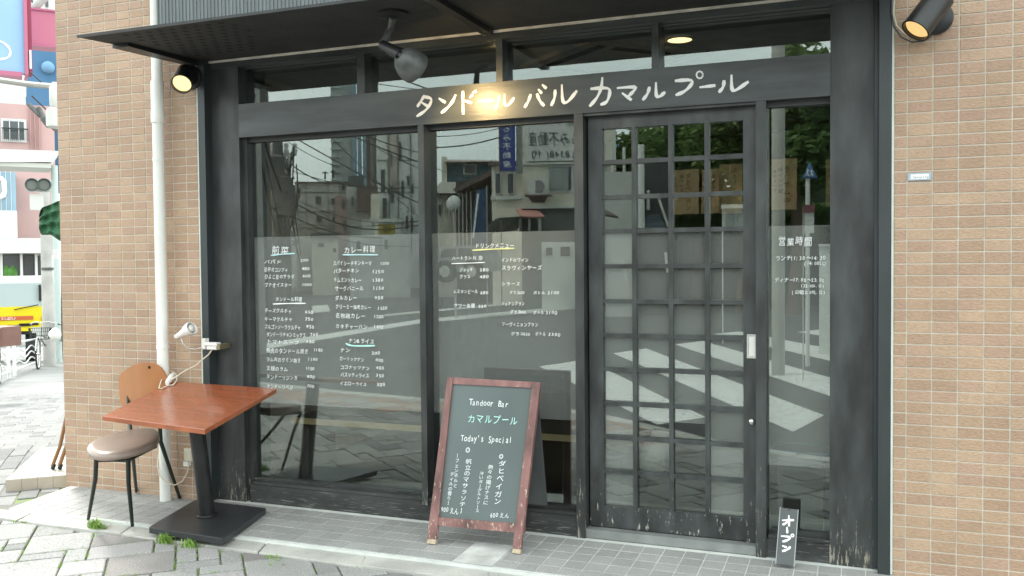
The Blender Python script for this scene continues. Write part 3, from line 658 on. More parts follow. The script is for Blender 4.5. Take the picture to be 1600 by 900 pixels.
# ================================================================== LAMPS
def spot_lamp(px, py, Yc, mx_, my_, aim, label, glowcol, length=.17, r=.052, energy=6):
    root = empty('wall_spotlight', label, 'spotlight', 'black spotlights on the tiled wall')
    lens = at(px, py, Yc); aim = Vector(aim).normalized(); mount = at(mx_, my_, 0.)
    bkp = lens-aim*length
    MB().lathe((mount.x, -.004, mount.z), (0, -1, 0), [(0, .068), (.018, .068), (.026, .055)], 24).build('wall_plate', M['lampblack'], root, smooth=40)
    mid = bkp.lerp(lens, .42); MB().tube([(mount.x, -.02, mount.z), ((mount.x+mid.x)/2, mid.y/2, (mount.z+mid.z)/2), mid-Vector((0, -r, 0))*.5], [.02, .018, .02], 12).build('arm', M['lampblack'], root, smooth=50)
    MB().lathe(bkp, aim, [(0, r*.55), (.008, r*.85), (.025, r), (length-.01, r), (length, r*1.05), (length+.004, r*1.05), (length+.004, r*.93), (length-.02, r*.9), (length-.021, .001)], 28, cap=False).build('barrel', M['lampblack'], root, smooth=50)
    MB().lathe(lens-aim*.012, aim, [(0, r*.9), (.006, r*.8), (.01, r*.45), (.012, .002)], 24).build('lens', emit('lamp_lens_glow', glowcol, energy), root, smooth=50)
    MB().lathe(Vector((mount.x+.03, -.03, mount.z+.03)), (0, -1, 0), [(0, .006), (.008, .006)], 10).build('screw', M['chrome'], root)
    return root, lens, aim
r1, l1, a1 = spot_lamp(284, 131, -.17, 302, 122, (.30, -.62, -.52), 'lit black spotlight on the left tiled wall beside the drainpipe', (1, .80, .34), energy=.8, length=.16, r=.056)
r2, l2, a2 = spot_lamp(1431, 47, -.16, 1462, 30, (-.50, -.30, -.72), 'dim black spotlight high on the right tiled wall', (1, .62, .25), energy=.5, r=.058, length=.2)
def lamp_light(name, loc, aim, power, size=1.4, col=(1, .72, .38)):
    L = bpy.data.lights.new(name, 'SPOT'); L.energy = power; L.spot_size = size; L.spot_blend = .5; L.color = col; L.shadow_soft_size = .03
    o = bpy.data.objects.new(name, L); COL.objects.link(o); o.location = loc; o.rotation_euler = (-Vector(aim)).to_track_quat('Z', 'Y').to_euler(); return o
lamp_light('spotlight_beam', l1+a1*.02, a1, 3).parent = r1
wl = empty('lamp_cable', 'thin cable looping below the right spotlight', 'cable')
MB().tube([at(1394, -20, -.02), at(1393, 20, -.02), at(1397, 42, -.02), at(1408, 58, -.03), at(1425, 66, -.03), at(1443, 64, -.03), at(1456, 56, -.02), at(1459, 48, -.01)], .0035, 8).build('outer_run', M['steel'], wl, smooth=60)
MB().tube([at(1399, -20, -.02), at(1396, 20, -.02), at(1401, 40, -.02), at(1413, 52, -.03), at(1430, 62, -.03), at(1450, 58, -.02), at(1457, 46, -.01)], .003, 8).build('inner_run', M['cord'], wl, smooth=60)
# gooseneck lamp under the awning, its bulb turned to the sign
gl_ = empty('gooseneck_lamp', 'dusty lamp with round shade hanging under the awning', 'lamp')
b0 = gz(614, 20, SZ)
MB().lathe((b0.x, b0.y, SZ), (0, 0, -1), [(0, .075), (.012, .075), (.02, .05)], 24).build('base_plate', M['lampblack'], gl_, smooth=40)
bulb = Vector((-2.148, -.415, 2.322))
d_aim = Vector((.25, .60, -.32)).normalized()
el = at(597, 70, -.44); sh = bulb-d_aim*.02
MB().tube([(b0.x, b0.y, SZ-.02), at(610, 45, -.40), at(603, 60, -.42), el], [.018, .017, .018, .020], 12).build('arm', M['lampdusty'], gl_, smooth=60)
neck = at(622, 84, -.46)
MB().tube([el, neck, at(636, 92, -.45)], [.024, .032, .042], 14).build('socket', M['lampblack'], gl_, smooth=60)
pc = at(642, 101, -.44)
prof = [(-.08, .022), (-.066, .044), (-.045, .062), (-.015, .075), (.01, .079), (.035, .078), (.036, .075), (.01, .072), (-.015, .066), (-.05, .04)]
MB().lathe(pc, d_aim, prof, 28, cap=False).build('shade', M['lampdusty'], gl_, smooth=60)
bb = pc+d_aim*.02
MB().lathe(bb-d_aim*.02, d_aim, [(0, .010), (.012, .024), (.026, .028), (.04, .022), (.046, .004)], 20).build('bulb', emit('bulb_glow', (1, .66, .26), 60), gl_, smooth=60)
lb_ = bpy.data.lights.new('gooseneck_bulb_light', 'SPOT'); lb_.energy = 10; lb_.color = (1, .70, .32); lb_.shadow_soft_size = .026; lb_.spot_size = 1.7; lb_.spot_blend = .6
lo_ = bpy.data.objects.new('gooseneck_bulb_light', lb_); COL.objects.link(lo_); lo_.parent = gl_; lo_.location = bb+d_aim*.075; lo_.rotation_euler = (-d_aim).to_track_quat('Z', 'Y').to_euler()
# ================================================================== DRAINPIPE
pr_ = empty('drainpipe', 'cream drainpipe down the tiled wall beside the shop front', 'drainpipe')
pa, pb = at(243, 100, -.075), at(261, 770, -.075); px_ = (pa.x+pb.x)/2
MB().lathe((px_, -.075, -.005), (0, 0, 1), [(0, .0335), (2.26, .0335)], 28).build('pipe', M['pipe'], pr_, smooth=60)
zc = at(248, 192, -.075).z; zt = at(248, 127, -.075).z
MB().lathe((px_, -.075, zc), (0, 0, 1), [(0, .0335), (.0, .040), (.06, .040), (.07, .0375), (zt-zc, .0375), (zt-zc, .033)], 28, cap=False).build('coupling', M['pipe'], pr_, smooth=60)
MB().lathe((px_, -.075, zt-.02), (0, 0, 1), [(0, .031), (1.7, .031)], 28).build('upper_pipe', M['pipe'], pr_, smooth=60)
for zz in (.9, 2.0): MB().lathe((px_, -.075, zz), (0, 0, 1), [(0, .036), (.02, .036)], 24).build('bracket', M['pipe'], pr_, smooth=60)
# small label plate on the right wall
a, b = at(1419, 271, -.008), at(1455, 281, -.008)
pl = MB().box(a.x, -.009, b.z, b.x, -.005, a.z).build('wall_label', mat('label_blue', (.35,.45,.52), .4)); tag(pl, 'tiny blue and white label plate on the right tiled wall', 'label')
MB().box(a.x+.010, -.0098, b.z+.005, b.x-.010, -.009, a.z-.005).build('label_face', M['white'], pl)
t = MB(); write(t, 'Security', (a.x+.022, -.0103, b.z+.009), (1, 0, 0), (0, 0, 1), .015, nrm=(0, -.0002, 0), jit=0); t.build('lettering', M['black_ink'], pl)
# wall socket with a loop of cable
so = empty('wall_socket', 'cream outdoor socket low on the tiles behind the table leg', 'socket'); p = at(296, 712, -.01)
MB().cham(p.x-.025, -.035, p.z-.03, p.x+.035, -.004, p.z+.045, .008).build('cover', M['cream'], so)
MB().box(p.x-.012, -.05, p.z-.055, p.x+.02, -.02, p.z-.028).build('plug', M['whitepl'], so)
lc = MB().tube([at(296, 722, -.05), at(293, 738, -.06), at(285, 752, -.06), at(273, 758, -.11), at(260, 755, -.13), at(249, 742, -.13), at(246, 725, -.10), at(250, 700, -.03)], .0035, 8).build('loop_cable', M['cord'], None, smooth=60); tag(lc, 'cream cable hanging in a loop from the wall socket round the drainpipe', 'cable')
# ================================================================== TABLE
tb = empty('cafe_table', 'red brown wooden table on one black pillar leg', 'table')
TP, TN = (-3.5, -.30, .68), (.03, -.15, 1)
def ont(x, y, up=0): return onp(x, y, TP, TN)+Vector((0, 0, up))
tq = [ont(160, 650), ont(320, 671), ont(432, 607), ont(268, 596)]
def slab(q, th, c):      # slab with softened upper edge
    cx_ = sum(q, Vector())/4; ins = [p+(cx_-p).normalized()*c*1.4 for p in q]
    d = Vector((0, 0, 1)); vs = [p-d*th for p in q]+[p-d*c for p in q]+[p for p in ins]
    return MB().add(vs, [(3,2,1,0)]+[(i, (i+1)%4, 4+(i+1)%4, 4+i) for i in range(4)]+[(4+i, 4+(i+1)%4, 8+(i+1)%4, 8+i) for i in range(4)]+[(8,9,10,11)])
slab(tq, .005, .003).build('table_top', M['wood'], tb)
slab([p-Vector((0, 0, .0052)) for p in tq], .019, .001).build('edge_band', M['wooded'], tb)
bq = [gz(231, 823, .03), gz(349, 841, .03), gz(417, 793, .03), gz(305, 780, .03)]
qq = []
for i in range(4):      # rounded corners
    p, a, b = bq[i], bq[i-1], bq[(i+1) % 4]
    for t_ in range(4):
        k = t_/3; p0 = p.lerp(a, .035); p1 = p.lerp(b, .035); qq.append((p0*(1-k)**2+p*2*k*(1-k)+p1*k*k))
stone(MB(), [(p.x, p.y) for p in qq], step_z(-.3)+.004, .028, .003).build('base_plate', mat('dark_base_plate', (.030,.032,.034), .35, var=.2, scale=5), tb, smooth=30)
f0 = gz(324, 804, .032); f1 = ont(310, 652)-Vector((0, 0, .024)); f1 = at(308, 672, f0.y-.075); f1 = f0+(f1-f0)*((.615-f0.z)/(f1.z-f0.z))
MB().tube([f0, f0.lerp(f1, .5), f1], .042, 24).build('pillar', M['lampblack'], tb, smooth=60)
MB().lathe(f0, (0, 0, 1), [(0, .056), (.004, .054), (.005, .042)], 24).build('collar', M['lampblack'], tb, smooth=50)

# ================================================================== CHAIR
ch = empty('cafe_chair', 'chair with taupe round seat and orange plywood back at the table', 'chair')
SP, SN = (-3.95, -.45, .45), (.06, -.075, 1)
so_px = [(134,700),(139,691),(157,682),(190,673),(225,668),(246,670),(251,679),(244,690),(221,701),(190,708),(164,711),(145,709)]
sp_ = [onp(x, y, SP, SN) for x, y in so_px]
def smooth_loop(pts, it=2):
    for _ in range(it):
        q = []
        for i in range(len(pts)):
            a, b = pts[i], pts[(i+1) % len(pts)]; q += [a*.75+b*.25, a*.25+b*.75]
        pts = q
    return pts
loop = smooth_loop(sp_, 2); cen = sum(loop, Vector())/len(loop); mb = MB(); n = len(loop); Z = Vector((0, 0, 1))
for k, dz in ((.90, -.040), (.985, -.034), (1.0, -.022), (.99, -.008), (.94, .002), (.8, .006), (.4, .007)):
    mb.v += [tuple(cen+(p-cen)*k+Z*dz) for p in loop]
for r_ in range(6): mb.f += [[r_*n+i, r_*n+(i+1)%n, (r_+1)*n+(i+1)%n, (r_+1)*n+i] for i in range(n)]
mb.f += [list(range(n))[::-1], list(range(6*n, 7*n))]
mb.build('seat', M['seat'], ch, smooth=70)
def sd_(x, y, dz=-.04): return onp(x, y, SP, SN)+Z*dz
def fl(x, y): return gz(x, y, -.006)
t0 = sd_(150, 706); MB().tube([t0, t0.lerp(fl(138, 811), .3)+Vector((.012, 0, 0)), fl(138, 811)], [.0115, .0115, .009], 12).build('leg', M['legs'], ch, smooth=60)
t0 = sd_(200, 706); MB().tube([t0, t0.lerp(fl(207, 822), .35)+Vector((-.008, 0, 0)), fl(207, 822)], [.0125, .0115, .009], 12).build('leg', M['legs'], ch, smooth=60)
t0 = sd_(205, 678); MB().tube([t0, fl(219, 768)+Vector((0, -.03, 0))], [.0115, .009], 12).build('leg', M['legs'], ch, smooth=60)
bt = at(249, 640, -.17)
MB().tube([at(244, 612, -.14), bt, at(251, 690, -.17), fl(287, 778)+Vector((0, -.03, 0))], [.009, .010, .012, .009], 12).build('back_leg', M['legs'], ch, smooth=60)
MB().tube([at(200, 615, -.14), at(201, 650, -.20), sd_(206, 676)], [.009, .010, .011], 12).build('back_post', M['legs'], ch, smooth=60)
MB().tube([sd_(150, 706, -.045), sd_(200, 706, -.045), sd_(243, 685, -.045), sd_(205, 678, -.045)], .009, 10, closed=True).build('seat_frame', M['legs'], ch, smooth=60)
bo = [(185,588),(186,611),(189,636),(212,634),(235,627),(256,617),(263,606),(261,592),(255,578),(243,568),(228,566),(209,570),(194,579)]
def bdep(x): return -.17+.03*((x-222)/40)**2-.0002*(x-222)
lo = []
for i in range(len(bo)):
    a, b = bo[i], bo[(i+1) % len(bo)]; lo += [(a[0]*.75+b[0]*.25, a[1]*.75+b[1]*.25), (a[0]*.25+b[0]*.75, a[1]*.25+b[1]*.75)]
mb = MB(); n = len(lo); cx_, cy_ = 222, 602
rings = (1, .66, .33)
for off in (0, .009):
    for k in rings: mb.v += [tuple(at(cx_+(x-cx_)*k, cy_+(y-cy_)*k, bdep(cx_+(x-cx_)*k))+Vector((0, off, 0))) for x, y in lo]
    mb.v.append(tuple(at(cx_, cy_, bdep(cx_))+Vector((0, off, 0))))
S_ = 3*n+1
for o_ in (0, S_):
    for r_ in range(2): mb.f += [[o_+r_*n+i, o_+r_*n+(i+1)%n, o_+(r_+1)*n+(i+1)%n, o_+(r_+1)*n+i] for i in range(n)]
    mb.f += [[o_+2*n+i, o_+2*n+(i+1)%n, o_+3*n] for i in range(n)]
mb.f += [[i, (i+1)%n, S_+(i+1)%n, S_+i] for i in range(n)]
mb.build('backrest', M['ply'], ch, smooth=50)
MB().disc(at(233, 574, bdep(233)-.0022), (0, 1, 0), .0085, 16).build('grip_hole', M['hole'], ch)

# ================================================================== CLAMP LAMP
cl = empty('clamp_lamp', 'white clip lamp clamped on the left post above the table', 'lamp')
LYc = -.11
h0, h1 = at(275, 527, LYc), at(299, 513, LYc-.01); ax = (h1-h0); Ln = ax.length; ax.normalize()
MB().lathe(h0, ax, [(0, .012), (.003, .016), (Ln*.35, .019), (Ln*.5, .023), (Ln*.72, .034), (Ln*.92, .040), (Ln*1.05, .038), (Ln*1.05, .034), (Ln*.7, .025), (Ln*.69, .001)], 24, cap=False).build('shade', M['whitepl'], cl, smooth=60)
MB().lathe(h1-ax*.02, ax, [(0, .012), (.014, .022), (.028, .016), (.032, .002)], 16).build('bulb', mat('bulb_glass', (.7,.68,.6), .2), cl, smooth=60)
MB().tube([at(283, 529, LYc), at(286, 537, LYc), at(294, 544, LYc+.03), at(305, 546, -.07), at(317, 543, -.05)], .0045, 10).build('neck', M['chrome'], cl, smooth=60)
mb = MB(); ca, cb_ = at(315, 536, -.045), at(343, 545, -.045)
for (x0, y0, x1, y1) in ((314, 529, 320, 546), (318, 535, 338, 541), (322, 541, 337, 547)):
    a, b = at(x0, y0, -.055), at(x1, y1, -.055); mb.cham(a.x, -.055, b.z, b.x, -.018, a.z, .004)
mb.build('clamp', M['whitepl'], cl); a, b = at(334, 538, -.05), at(343, 546, -.05); MB().box(a.x, -.048, b.z, b.x, .045, a.z).build('grip_pad', M['brass'], cl)
tl = lambda x, y, u=.006: ont(x, y, u)
MB().tube([at(331, 547, -.04), at(326, 554, -.05), at(315, 563, -.06), at(306, 571, -.07), at(292, 578, -.09), at(282, 584, -.12), at(275, 589, -.15), tl(268, 598, .02)], .004, 8).build('cable', M['cord'], cl, smooth=60)
a, b = tl(261, 603, .012), tl(271, 590, .022)
MB().tube([a, a.lerp(b, .25), a.lerp(b, .7), b], [.010, .017, .017, .009], 14).build('inline_switch', M['whitepl'], cl, smooth=60)
lp = [tl(268, 591, .02), tl(260, 590, .02), tl(252, 598, .012), tl(248.5, 608), tl(252, 609), tl(262, 604), tl(271, 603), tl(276.5, 597, .01), tl(275, 589, .02), tl(267, 587, .03)]
MB().tube(lp, .0035, 8).build('cable_coil', M['cord'], cl, smooth=60)

# ================================================================== CHALKBOARD
ab = empty('chalkboard_stand', 'worn red framed A-board with the handwritten menu in front of the window', 'chalkboard')
BP0, BN = (-1.95, -.285, 0.), (0, -1, .205)
def ob(x, y, f=0): return onp(x, y, BP0, BN)+Vector(BN).normalized()*f
FOOT = step_z(-.28)
def bar(pts, th, name, par=ab, m=None, f=0):
    P_ = [ob(x, y, f) for x, y in pts]; return MB().poly(P_, -Vector(BN).normalized()*th).build(name, m or M['redwood'], par)
bar([(699.5, 589), (708, 590), (681, 850), (667, 848)], .024, 'stile', f=.004)
bar([(832.5, 597), (844.5, 597.5), (813, 865), (800.5, 863)], .024, 'stile', f=.004)
bar([(708.3, 589.6), (832.2, 596.6), (830, 606), (707, 600)], .022, 'top_rail')
bar([(683.5, 808), (805.5, 818), (804, 832), (681.5, 821)], .022, 'bottom_rail')
bar([(707, 600), (830, 606), (805.5, 818), (683.5, 808)], .006, 'board', m=M['board'], f=-.008)
for q in ([(669, 842), (682, 843), (681, 850.5), (667, 848.5)], [(802, 857), (814, 858.5), (813, 865.5), (800.5, 863.5)]): bar(q, .026, 'foot_tip', f=.0055, m=mat('bare_worn_wood', (.42,.34,.24), .8, var=.3, scale=30))
tl_, tr_ = ob(702, 592), ob(842, 599)
for s_, (a, b) in ((-1, (ob(722, 602), ob(700, 848))), (1, (ob(812, 604), ob(782, 864)))):
    top = a+Vector((0, .03, 0)); bot = Vector((b.x, .02, .004))
    MB().hexa([bot+Vector(v) for v in ((-.014, -.012, 0), (.014, -.012, 0), (.014, .012, 0), (-.014, .012, 0))]+[top+Vector(v) for v in ((-.014, -.012, 0), (.014, -.012, 0), (.014, .012, 0), (-.014, .012, 0))]).build('rear_leg', M['redwood'], ab)
a, b = ob(704, 620)+Vector((0, .045, 0)), ob(836, 628)+Vector((0, .045, 0))
MB().poly([(a.x, a.y, a.z), (b.x, b.y, a.z), (b.x+.01, .0, .16), (a.x-.01, .0, .16)], (0, .008, 0)).build('rear_panel', M['signblk'], ab)
# writing
brd = ab
bex = (ob(805, 709)-ob(697, 703)).normalized(); bez = Vector((0, .205, 1)).normalized()
def bline(s, x0, x1, y, h, m, y1=None, jit=.05):
    p, q = ob(x0, y, -.0065), ob(x1, y1 or y, -.0065); sz = h/325; t = MB()
    write(t, s, p-bez*sz*.38, (q-p), bez, sz, width=(q-p).length, nrm=Vector(BN)*.0006, jit=jit); t.build('chalk_writing', m, ab)
bline('Tandoor Bar', 734, 797, 627, 17, M['chalk'], 631); bline('カマルプール', 729, 809, 653, 17, M['green_ink'], 657); bline("Today's Special", 721, 803, 683, 16, M['chalk'], 687)
def bcol(s, x0, y0, x1, y1, h, m=M['chalk']):
    p, q = ob(x0, y0, -.0065), ob(x1, y1, -.0065); d = (q-p); n_ = len(s); sz = h/325; t = MB(); dn = d.normalized()
    for i, c_ in enumerate(s):
        cp = p.lerp(q, (i+.5)/n_); k = d.length/n_/sz
        if c_ == 'ー' or c_ == '〜':
            MB.ribbon(t, [cp-dn*sz*.33, cp+bex*sz*.05, cp+dn*sz*.33], BN, sz*.09, .0006)
        else: write(t, c_, cp-bex*sz*.45-bez*sz*.38*min(1, k*1.05), bex, bez, sz, nrm=Vector(BN)*.0006, jit=.05, squash=min(1, k*1.05))
    t.build('chalk_writing', m, ab)
bcol('◎', 783, 707, 782, 719, 10); bcol('ダヒベイガン', 784, 718, 775, 790, 14); bcol('熱々の揚げナスに', 766, 726, 757, 790, 10); bcol('冷いヨーグルトソース', 752, 737, 744, 802, 8.5)
bcol('◎', 731, 697, 730, 709, 11); bcol('帆立のマサラソテー', 732, 716, 719, 803, 12); bcol('〜フェンネルと', 714, 708, 710, 762, 8.5); bcol('ディルの香り〜', 706, 737, 699, 790, 8.5)
bline('900えん', 690, 716, 795, 12, M['chalk'], 799); bline('600えん', 767, 795, 804, 11, M['chalk'], 806)
# small open sign
os_ = empty('open_sign', 'small black plank sign leaning on the sill right of the door', 'sign')
def oq(x, y, f=0):
    n_ = Vector((0, -1, .46)); return onp(x, y, (-.5, -.085, .0), n_)+n_.normalized()*f
def oqn(pts, th, name, m, f=0):
    return MB().poly([oq(x, y, f) for x, y in pts], Vector((0, 1, -.46)).normalized()*th).build(name, m, os_)
oqn([(1219, 793), (1247, 796.5), (1240.5, 884), (1212, 880.5)], .012, 'plank', M['signblk'])
for q in ([(1218.6, 792), (1219.8, 792), (1212.8, 881), (1211.4, 881)], [(1246.6, 796), (1247.8, 796.2), (1241.3, 885), (1239.9, 884.6)]): oqn(q, .013, 'pale_edge', mat('pale_edge_wear', (.30,.32,.31), .6), .0008)
O6 = lambda *p: [oq(1180+x/6.667, 780+y/6.667, .0003) for x, y in p]
for s in (O6((288,220),(396,218)), O6((350,175),(353,275)), O6((348,224),(320,250),(293,263)), O6((332,298),(334,346)), O6((278,384),(372,392),(350,424),(292,440)), O6((290,488),(322,500)), O6((362,500),(338,526),(288,540))):
    SI = globals().get('SI', 0)+1; MB().ribbon([p+Vector((0, -.0003*(SI % 3), 0)) for p in s], (0, -1, .46), .011).build('letter_stroke', M['white'], os_)
MB().ribbon([oq(1180+(388+14*math.cos(t))/6.667, 780+(378+14*math.sin(t))/6.667, .0003) for t in [2*PI*k/12 for k in range(13)]], (0, -1, .46), .006).build('letter_ring', M['white'], os_)
MB().disc(oq(1233, 797, .0004), (0, -1, .46), .003, 10).build('nail_hole', M['hole'], os_)
# ---- weeds in the joints
def weed(px, py, n, h, label):
    c_ = gz(px, py, SWZ-.004); mb = MB()
    for i in range(n):
        a = rnd.uniform(0, 2*PI); r0 = rnd.uniform(0, .05); l = h*rnd.uniform(.5, 1.1); ln = rnd.uniform(.2, 1.0); w_ = rnd.uniform(.0014, .0030)
        bx, by = c_.x+math.cos(a*1.7)*r0*1.5, c_.y+math.sin(a*1.7)*r0*.7; dx, dy = math.cos(a), math.sin(a)
        p0 = Vector((bx, by, c_.z)); p1 = p0+Vector((dx*l*ln*.4, dy*l*ln*.4, l*.6)); p2 = p0+Vector((dx*l*ln, dy*l*ln, l*(1-.4*ln))); s_ = Vector((-dy, dx, 0))*w_
        mb.add([p0-s_, p0+s_, p1+s_, p1-s_, p2], [(0,1,2,3),(3,2,4)])
    tag(mb.build('weed', M['grassm']), label, 'weed', 'weeds growing in the paving joints')
weed(154, 829, 170, .075, 'bright green weed tuft in front of the left chair leg'); weed(262, 849, 170, .065, 'weed tuft in front of the table base'); weed(301, 855, 90, .055, 'small weed tuft right of the one at the table base')
weed(35, 818, 40, .025, 'low weeds in the paving at the far left edge'); weed(60, 817, 40, .02, 'tiny weeds beside the far left edging'); weed(430, 874, 26, .03, 'few weed blades by the edging right of the table base'); weed(428, 884, 20, .02, 'lone weed sprig in the paver joint below the edging')

mb = MB()          # moss and sprouts along the joints
for (cx, cy, q) in pieces_[:150]:
    for i in range(len(q)):
        a, b = q[i-1], q[i]; L_ = math.hypot(b[0]-a[0], b[1]-a[1])
        if cx > -2.4 or rnd.random() > (.55 if cx < -3.2 else .3) or L_ < .05: continue
        s0 = rnd.uniform(0, .6); s1 = min(1, s0+rnd.uniform(.15, .4))
        for k in range(int(26*L_*(s1-s0)/.1)+2):
            t_ = rnd.uniform(s0, s1); x, y = a[0]+(b[0]-a[0])*t_+rnd.gauss(0, .004), a[1]+(b[1]-a[1])*t_+rnd.gauss(0, .004); h_ = rnd.uniform(.004, .013); an = rnd.uniform(0, PI); ux, uy = math.cos(an)*.0016, math.sin(an)*.0016
            mb.add([(x-ux, y-uy, SWZ-.008), (x+ux, y+uy, SWZ-.008), (x+rnd.gauss(0, .005), y+rnd.gauss(0, .005), SWZ+h_)], [(0, 1, 2)])
tag(mb.build('joint_moss', M['grassm']), 'short moss and sprouts in the paving joints', 'moss', kind='stuff')
mb = MB()          # grit on the paving and the step
for i in range(1500):
    x = rnd.uniform(-5.0, -1.0); y = rnd.uniform(-1.5, -.5) if rnd.random() < .8 else rnd.uniform(-.5, .0); z = SWZ if y < -.62 else (-.024 if y < -.492 else step_z(y)); r_ = rnd.uniform(.0008, .0024)
    mb.add([(x-r_, y-r_, z), (x+r_, y-r_*.6, z), (x, y+r_, z), (x+rnd.uniform(-r_, r_)*.5, y, z+r_*1.3)], [(0,1,3), (1,2,3), (2,0,3)])
tag(mb.build('grit', mat('grit', (.16,.14,.11), .9, var=.4, scale=30)), 'scattered grit and crumbs on the paving', 'grit', kind='stuff')
# ================================================================== LEFT SIDE STREET
SLP = .055
def sz_(x, y): return -.05-SLP*max(0, -.72*(x+5)+.69*y-1.5)
mb = MB(); gx = [-5.0+-.5*i for i in range(14)]+[-12.5-4*i for i in range(18)]; gy = [-.62+.0, -.2]+[.3+.5*i for i in range(14)]+[7.5+4*i for i in range(18)]
for y in gy:
    for x in gx: mb.v.append((x, y, sz_(x, y)))
nx_ = len(gx)
mb.f = [[j*nx_+i, j*nx_+i+1, (j+1)*nx_+i+1, (j+1)*nx_+i] for j in range(len(gy)-1) for i in range(nx_-1)]
sp = mb.build('side_street_pavement', mat('pale_pavement', (.20,.20,.19), .85, var=.18, scale=1.2, bump=.3, bscale=60)); tag(sp, kind='structure')
SPV = pieces('side_street_paver', [(.25,.25,.24),(.22,.22,.215),(.19,.19,.185),(.27,.265,.255)], .85, .4, 120, .3, speck=.1)
mb = MB(); rr = random.Random(5)
ca_, sa_ = math.cos(math.radians(-47)), math.sin(math.radians(-47))
near = []
for j in range(-60, 60):
    for i in range(-40, 60):
        u0, v0 = i*.24+(j % 2)*.12, j*.115
        x, y = -6.5+ca_*u0-sa_*v0, 1.5+sa_*u0+ca_*v0
        d = -.72*(x+5)+.69*y
        if x > -5.05 or y < -.5 or d > 7.5 or x < -11.5: continue
        q = [(u0+.006, v0+.005), (u0+.234, v0+.005), (u0+.234, v0+.110), (u0+.006, v0+.110)]
        q = [(-6.5+ca_*a-sa_*b, 1.5+sa_*a+ca_*b) for a, b in q]; z = sz_(x, y)+rr.uniform(.002, .010)
        near.append((d, q, z, x, y))
near.sort(key=lambda t: t[0]+.0)
mb = MB()
for k, (d, q, z, x, y) in enumerate(near):
    if k < 200: stone(MB(), [(a-x, b-y) for a, b in q], -.03, 0, .004).build('paver', SPV, sp, loc=(x, y, z))
    else: stone(mb, q, z-.03, z, .004)
tag(mb.build('pavers', SPV, sp), kind='stuff')
# tiled corner step beyond the wall
cs = empty('corner_step', 'raised step of pale tiles behind the left corner of the building', 'step')
c0, c1_, c2, c3 = gz(9, 749, .035), gz(108, 741, .035), gz(112, 696, .035), gz(64, 700, .035)
for k in range(4):
    a0, a1 = c0.lerp(c1_, k/4+.004), c0.lerp(c1_, (k+1)/4-.004); b0_, b1_ = c3.lerp(c2, k/4+.004), c3.lerp(c2, (k+1)/4-.004)
    stone(MB(), [(p.x, p.y) for p in (a0, a1, b1_, b0_)], 0, .035, .004).build('top_tile', mat('cream_step_tile', (.45,.43,.37), .6) if k == 0 else bpy.data.materials['cream_step_tile'], cs)
    MB().poly([Vector((p.x, p.y-.004, z)) for p, z in ((a0, .028), (a1, .028), (a1, -.055), (a0, -.055))], (0, .03, 0)).build('riser_tile', mat('beige_riser_tile', (.42,.36,.29), .6) if k == 0 else bpy.data.materials['beige_riser_tile'], cs)
MB().poly([(p.x, p.y+.02, -.06) for p in (c0, c1_, c2, c3)], (0, 0, .085)).build('core', M['concrete'], cs)
ez = empty('wooden_easel', 'wooden stand legs with black tips behind the building corner', 'stand')
for (fx, fy, tx, ty) in ((82, 733, 100, 668), (93, 733, 112, 660)):
    f_, t_ = gz(fx, fy, .04), None; t_ = at(tx, ty, f_.y+.06); m_ = f_.lerp(t_, .55)+Vector((.01, 0, 0))
    MB().tube([f_+Z*.02, m_, t_+(t_-m_)*1.5], .012, 10).build('leg', mat('varnished_leg', (.22,.11,.045), .4), ez, smooth=60)
    MB().tube([f_, f_+(m_-f_).normalized()*.035], .014, 10).build('rubber_tip', M['legs'], ez, smooth=60)
ef = gz(88, 728, .04); MB().poly([(ef.x-.01, ef.y+.10, .36), (ef.x+.5, ef.y+.10, .36), (ef.x+.5, ef.y+.25, .95), (ef.x+.03, ef.y+.25, .95)], (0, .02, 0)).build('panel', M['kraft'], ez)
def atd(px, py, d): return Vector(CAM+ray(px, py)*d)
GP = (-5, 0, -.05+SLP*1.5); GN = Vector((-.72*SLP, .69*SLP, 1))
def gs(x, y, up=0): return onp(x, y, GP, GN)+Z*up
# guard rail with wavy panels
gr = empty('guard_rail', 'white pedestrian guard rail with wavy bars beside the bicycle', 'guard rail')
WR = mat('white_rail_paint', (.72,.73,.70), .45, var=.08)
g0, g1 = gs(23, 588), gs(78, 566); dd = (g1-g0); H_ = .62
pts_ = [g0-dd*.62, g0-dd*.12, g0, g0+dd*1.0, g0+dd*2.0]
for k, p in enumerate(pts_): MB().tube([p, p+Z*(H_+.03)], .028, 12).build('post', WR, gr, smooth=60)
for (a, b) in ((pts_[0], pts_[1]), (pts_[2], pts_[3]), (pts_[3], pts_[4])):
    for hh_ in (H_, .12): MB().tube([a+Z*hh_, b+Z*hh_], .020, 10).build('rail', WR, gr, smooth=60)
    for hh_ in (.46, .34, .22):
        m_ = 36; n_w = 3 if (b-a).length > 1 else 2
        MB().tube([a.lerp(b, i/m_)+Z*(hh_+.045*math.sin(i/m_*2*PI*n_w)) for i in range(m_+1)], .013, 8).build('wavy_bar', WR, gr, smooth=60)
MB().tube([pts_[1]+Z*(H_), pts_[2]+Z*(H_)], .03, 10).build('joint_rail', WR, gr, smooth=60)
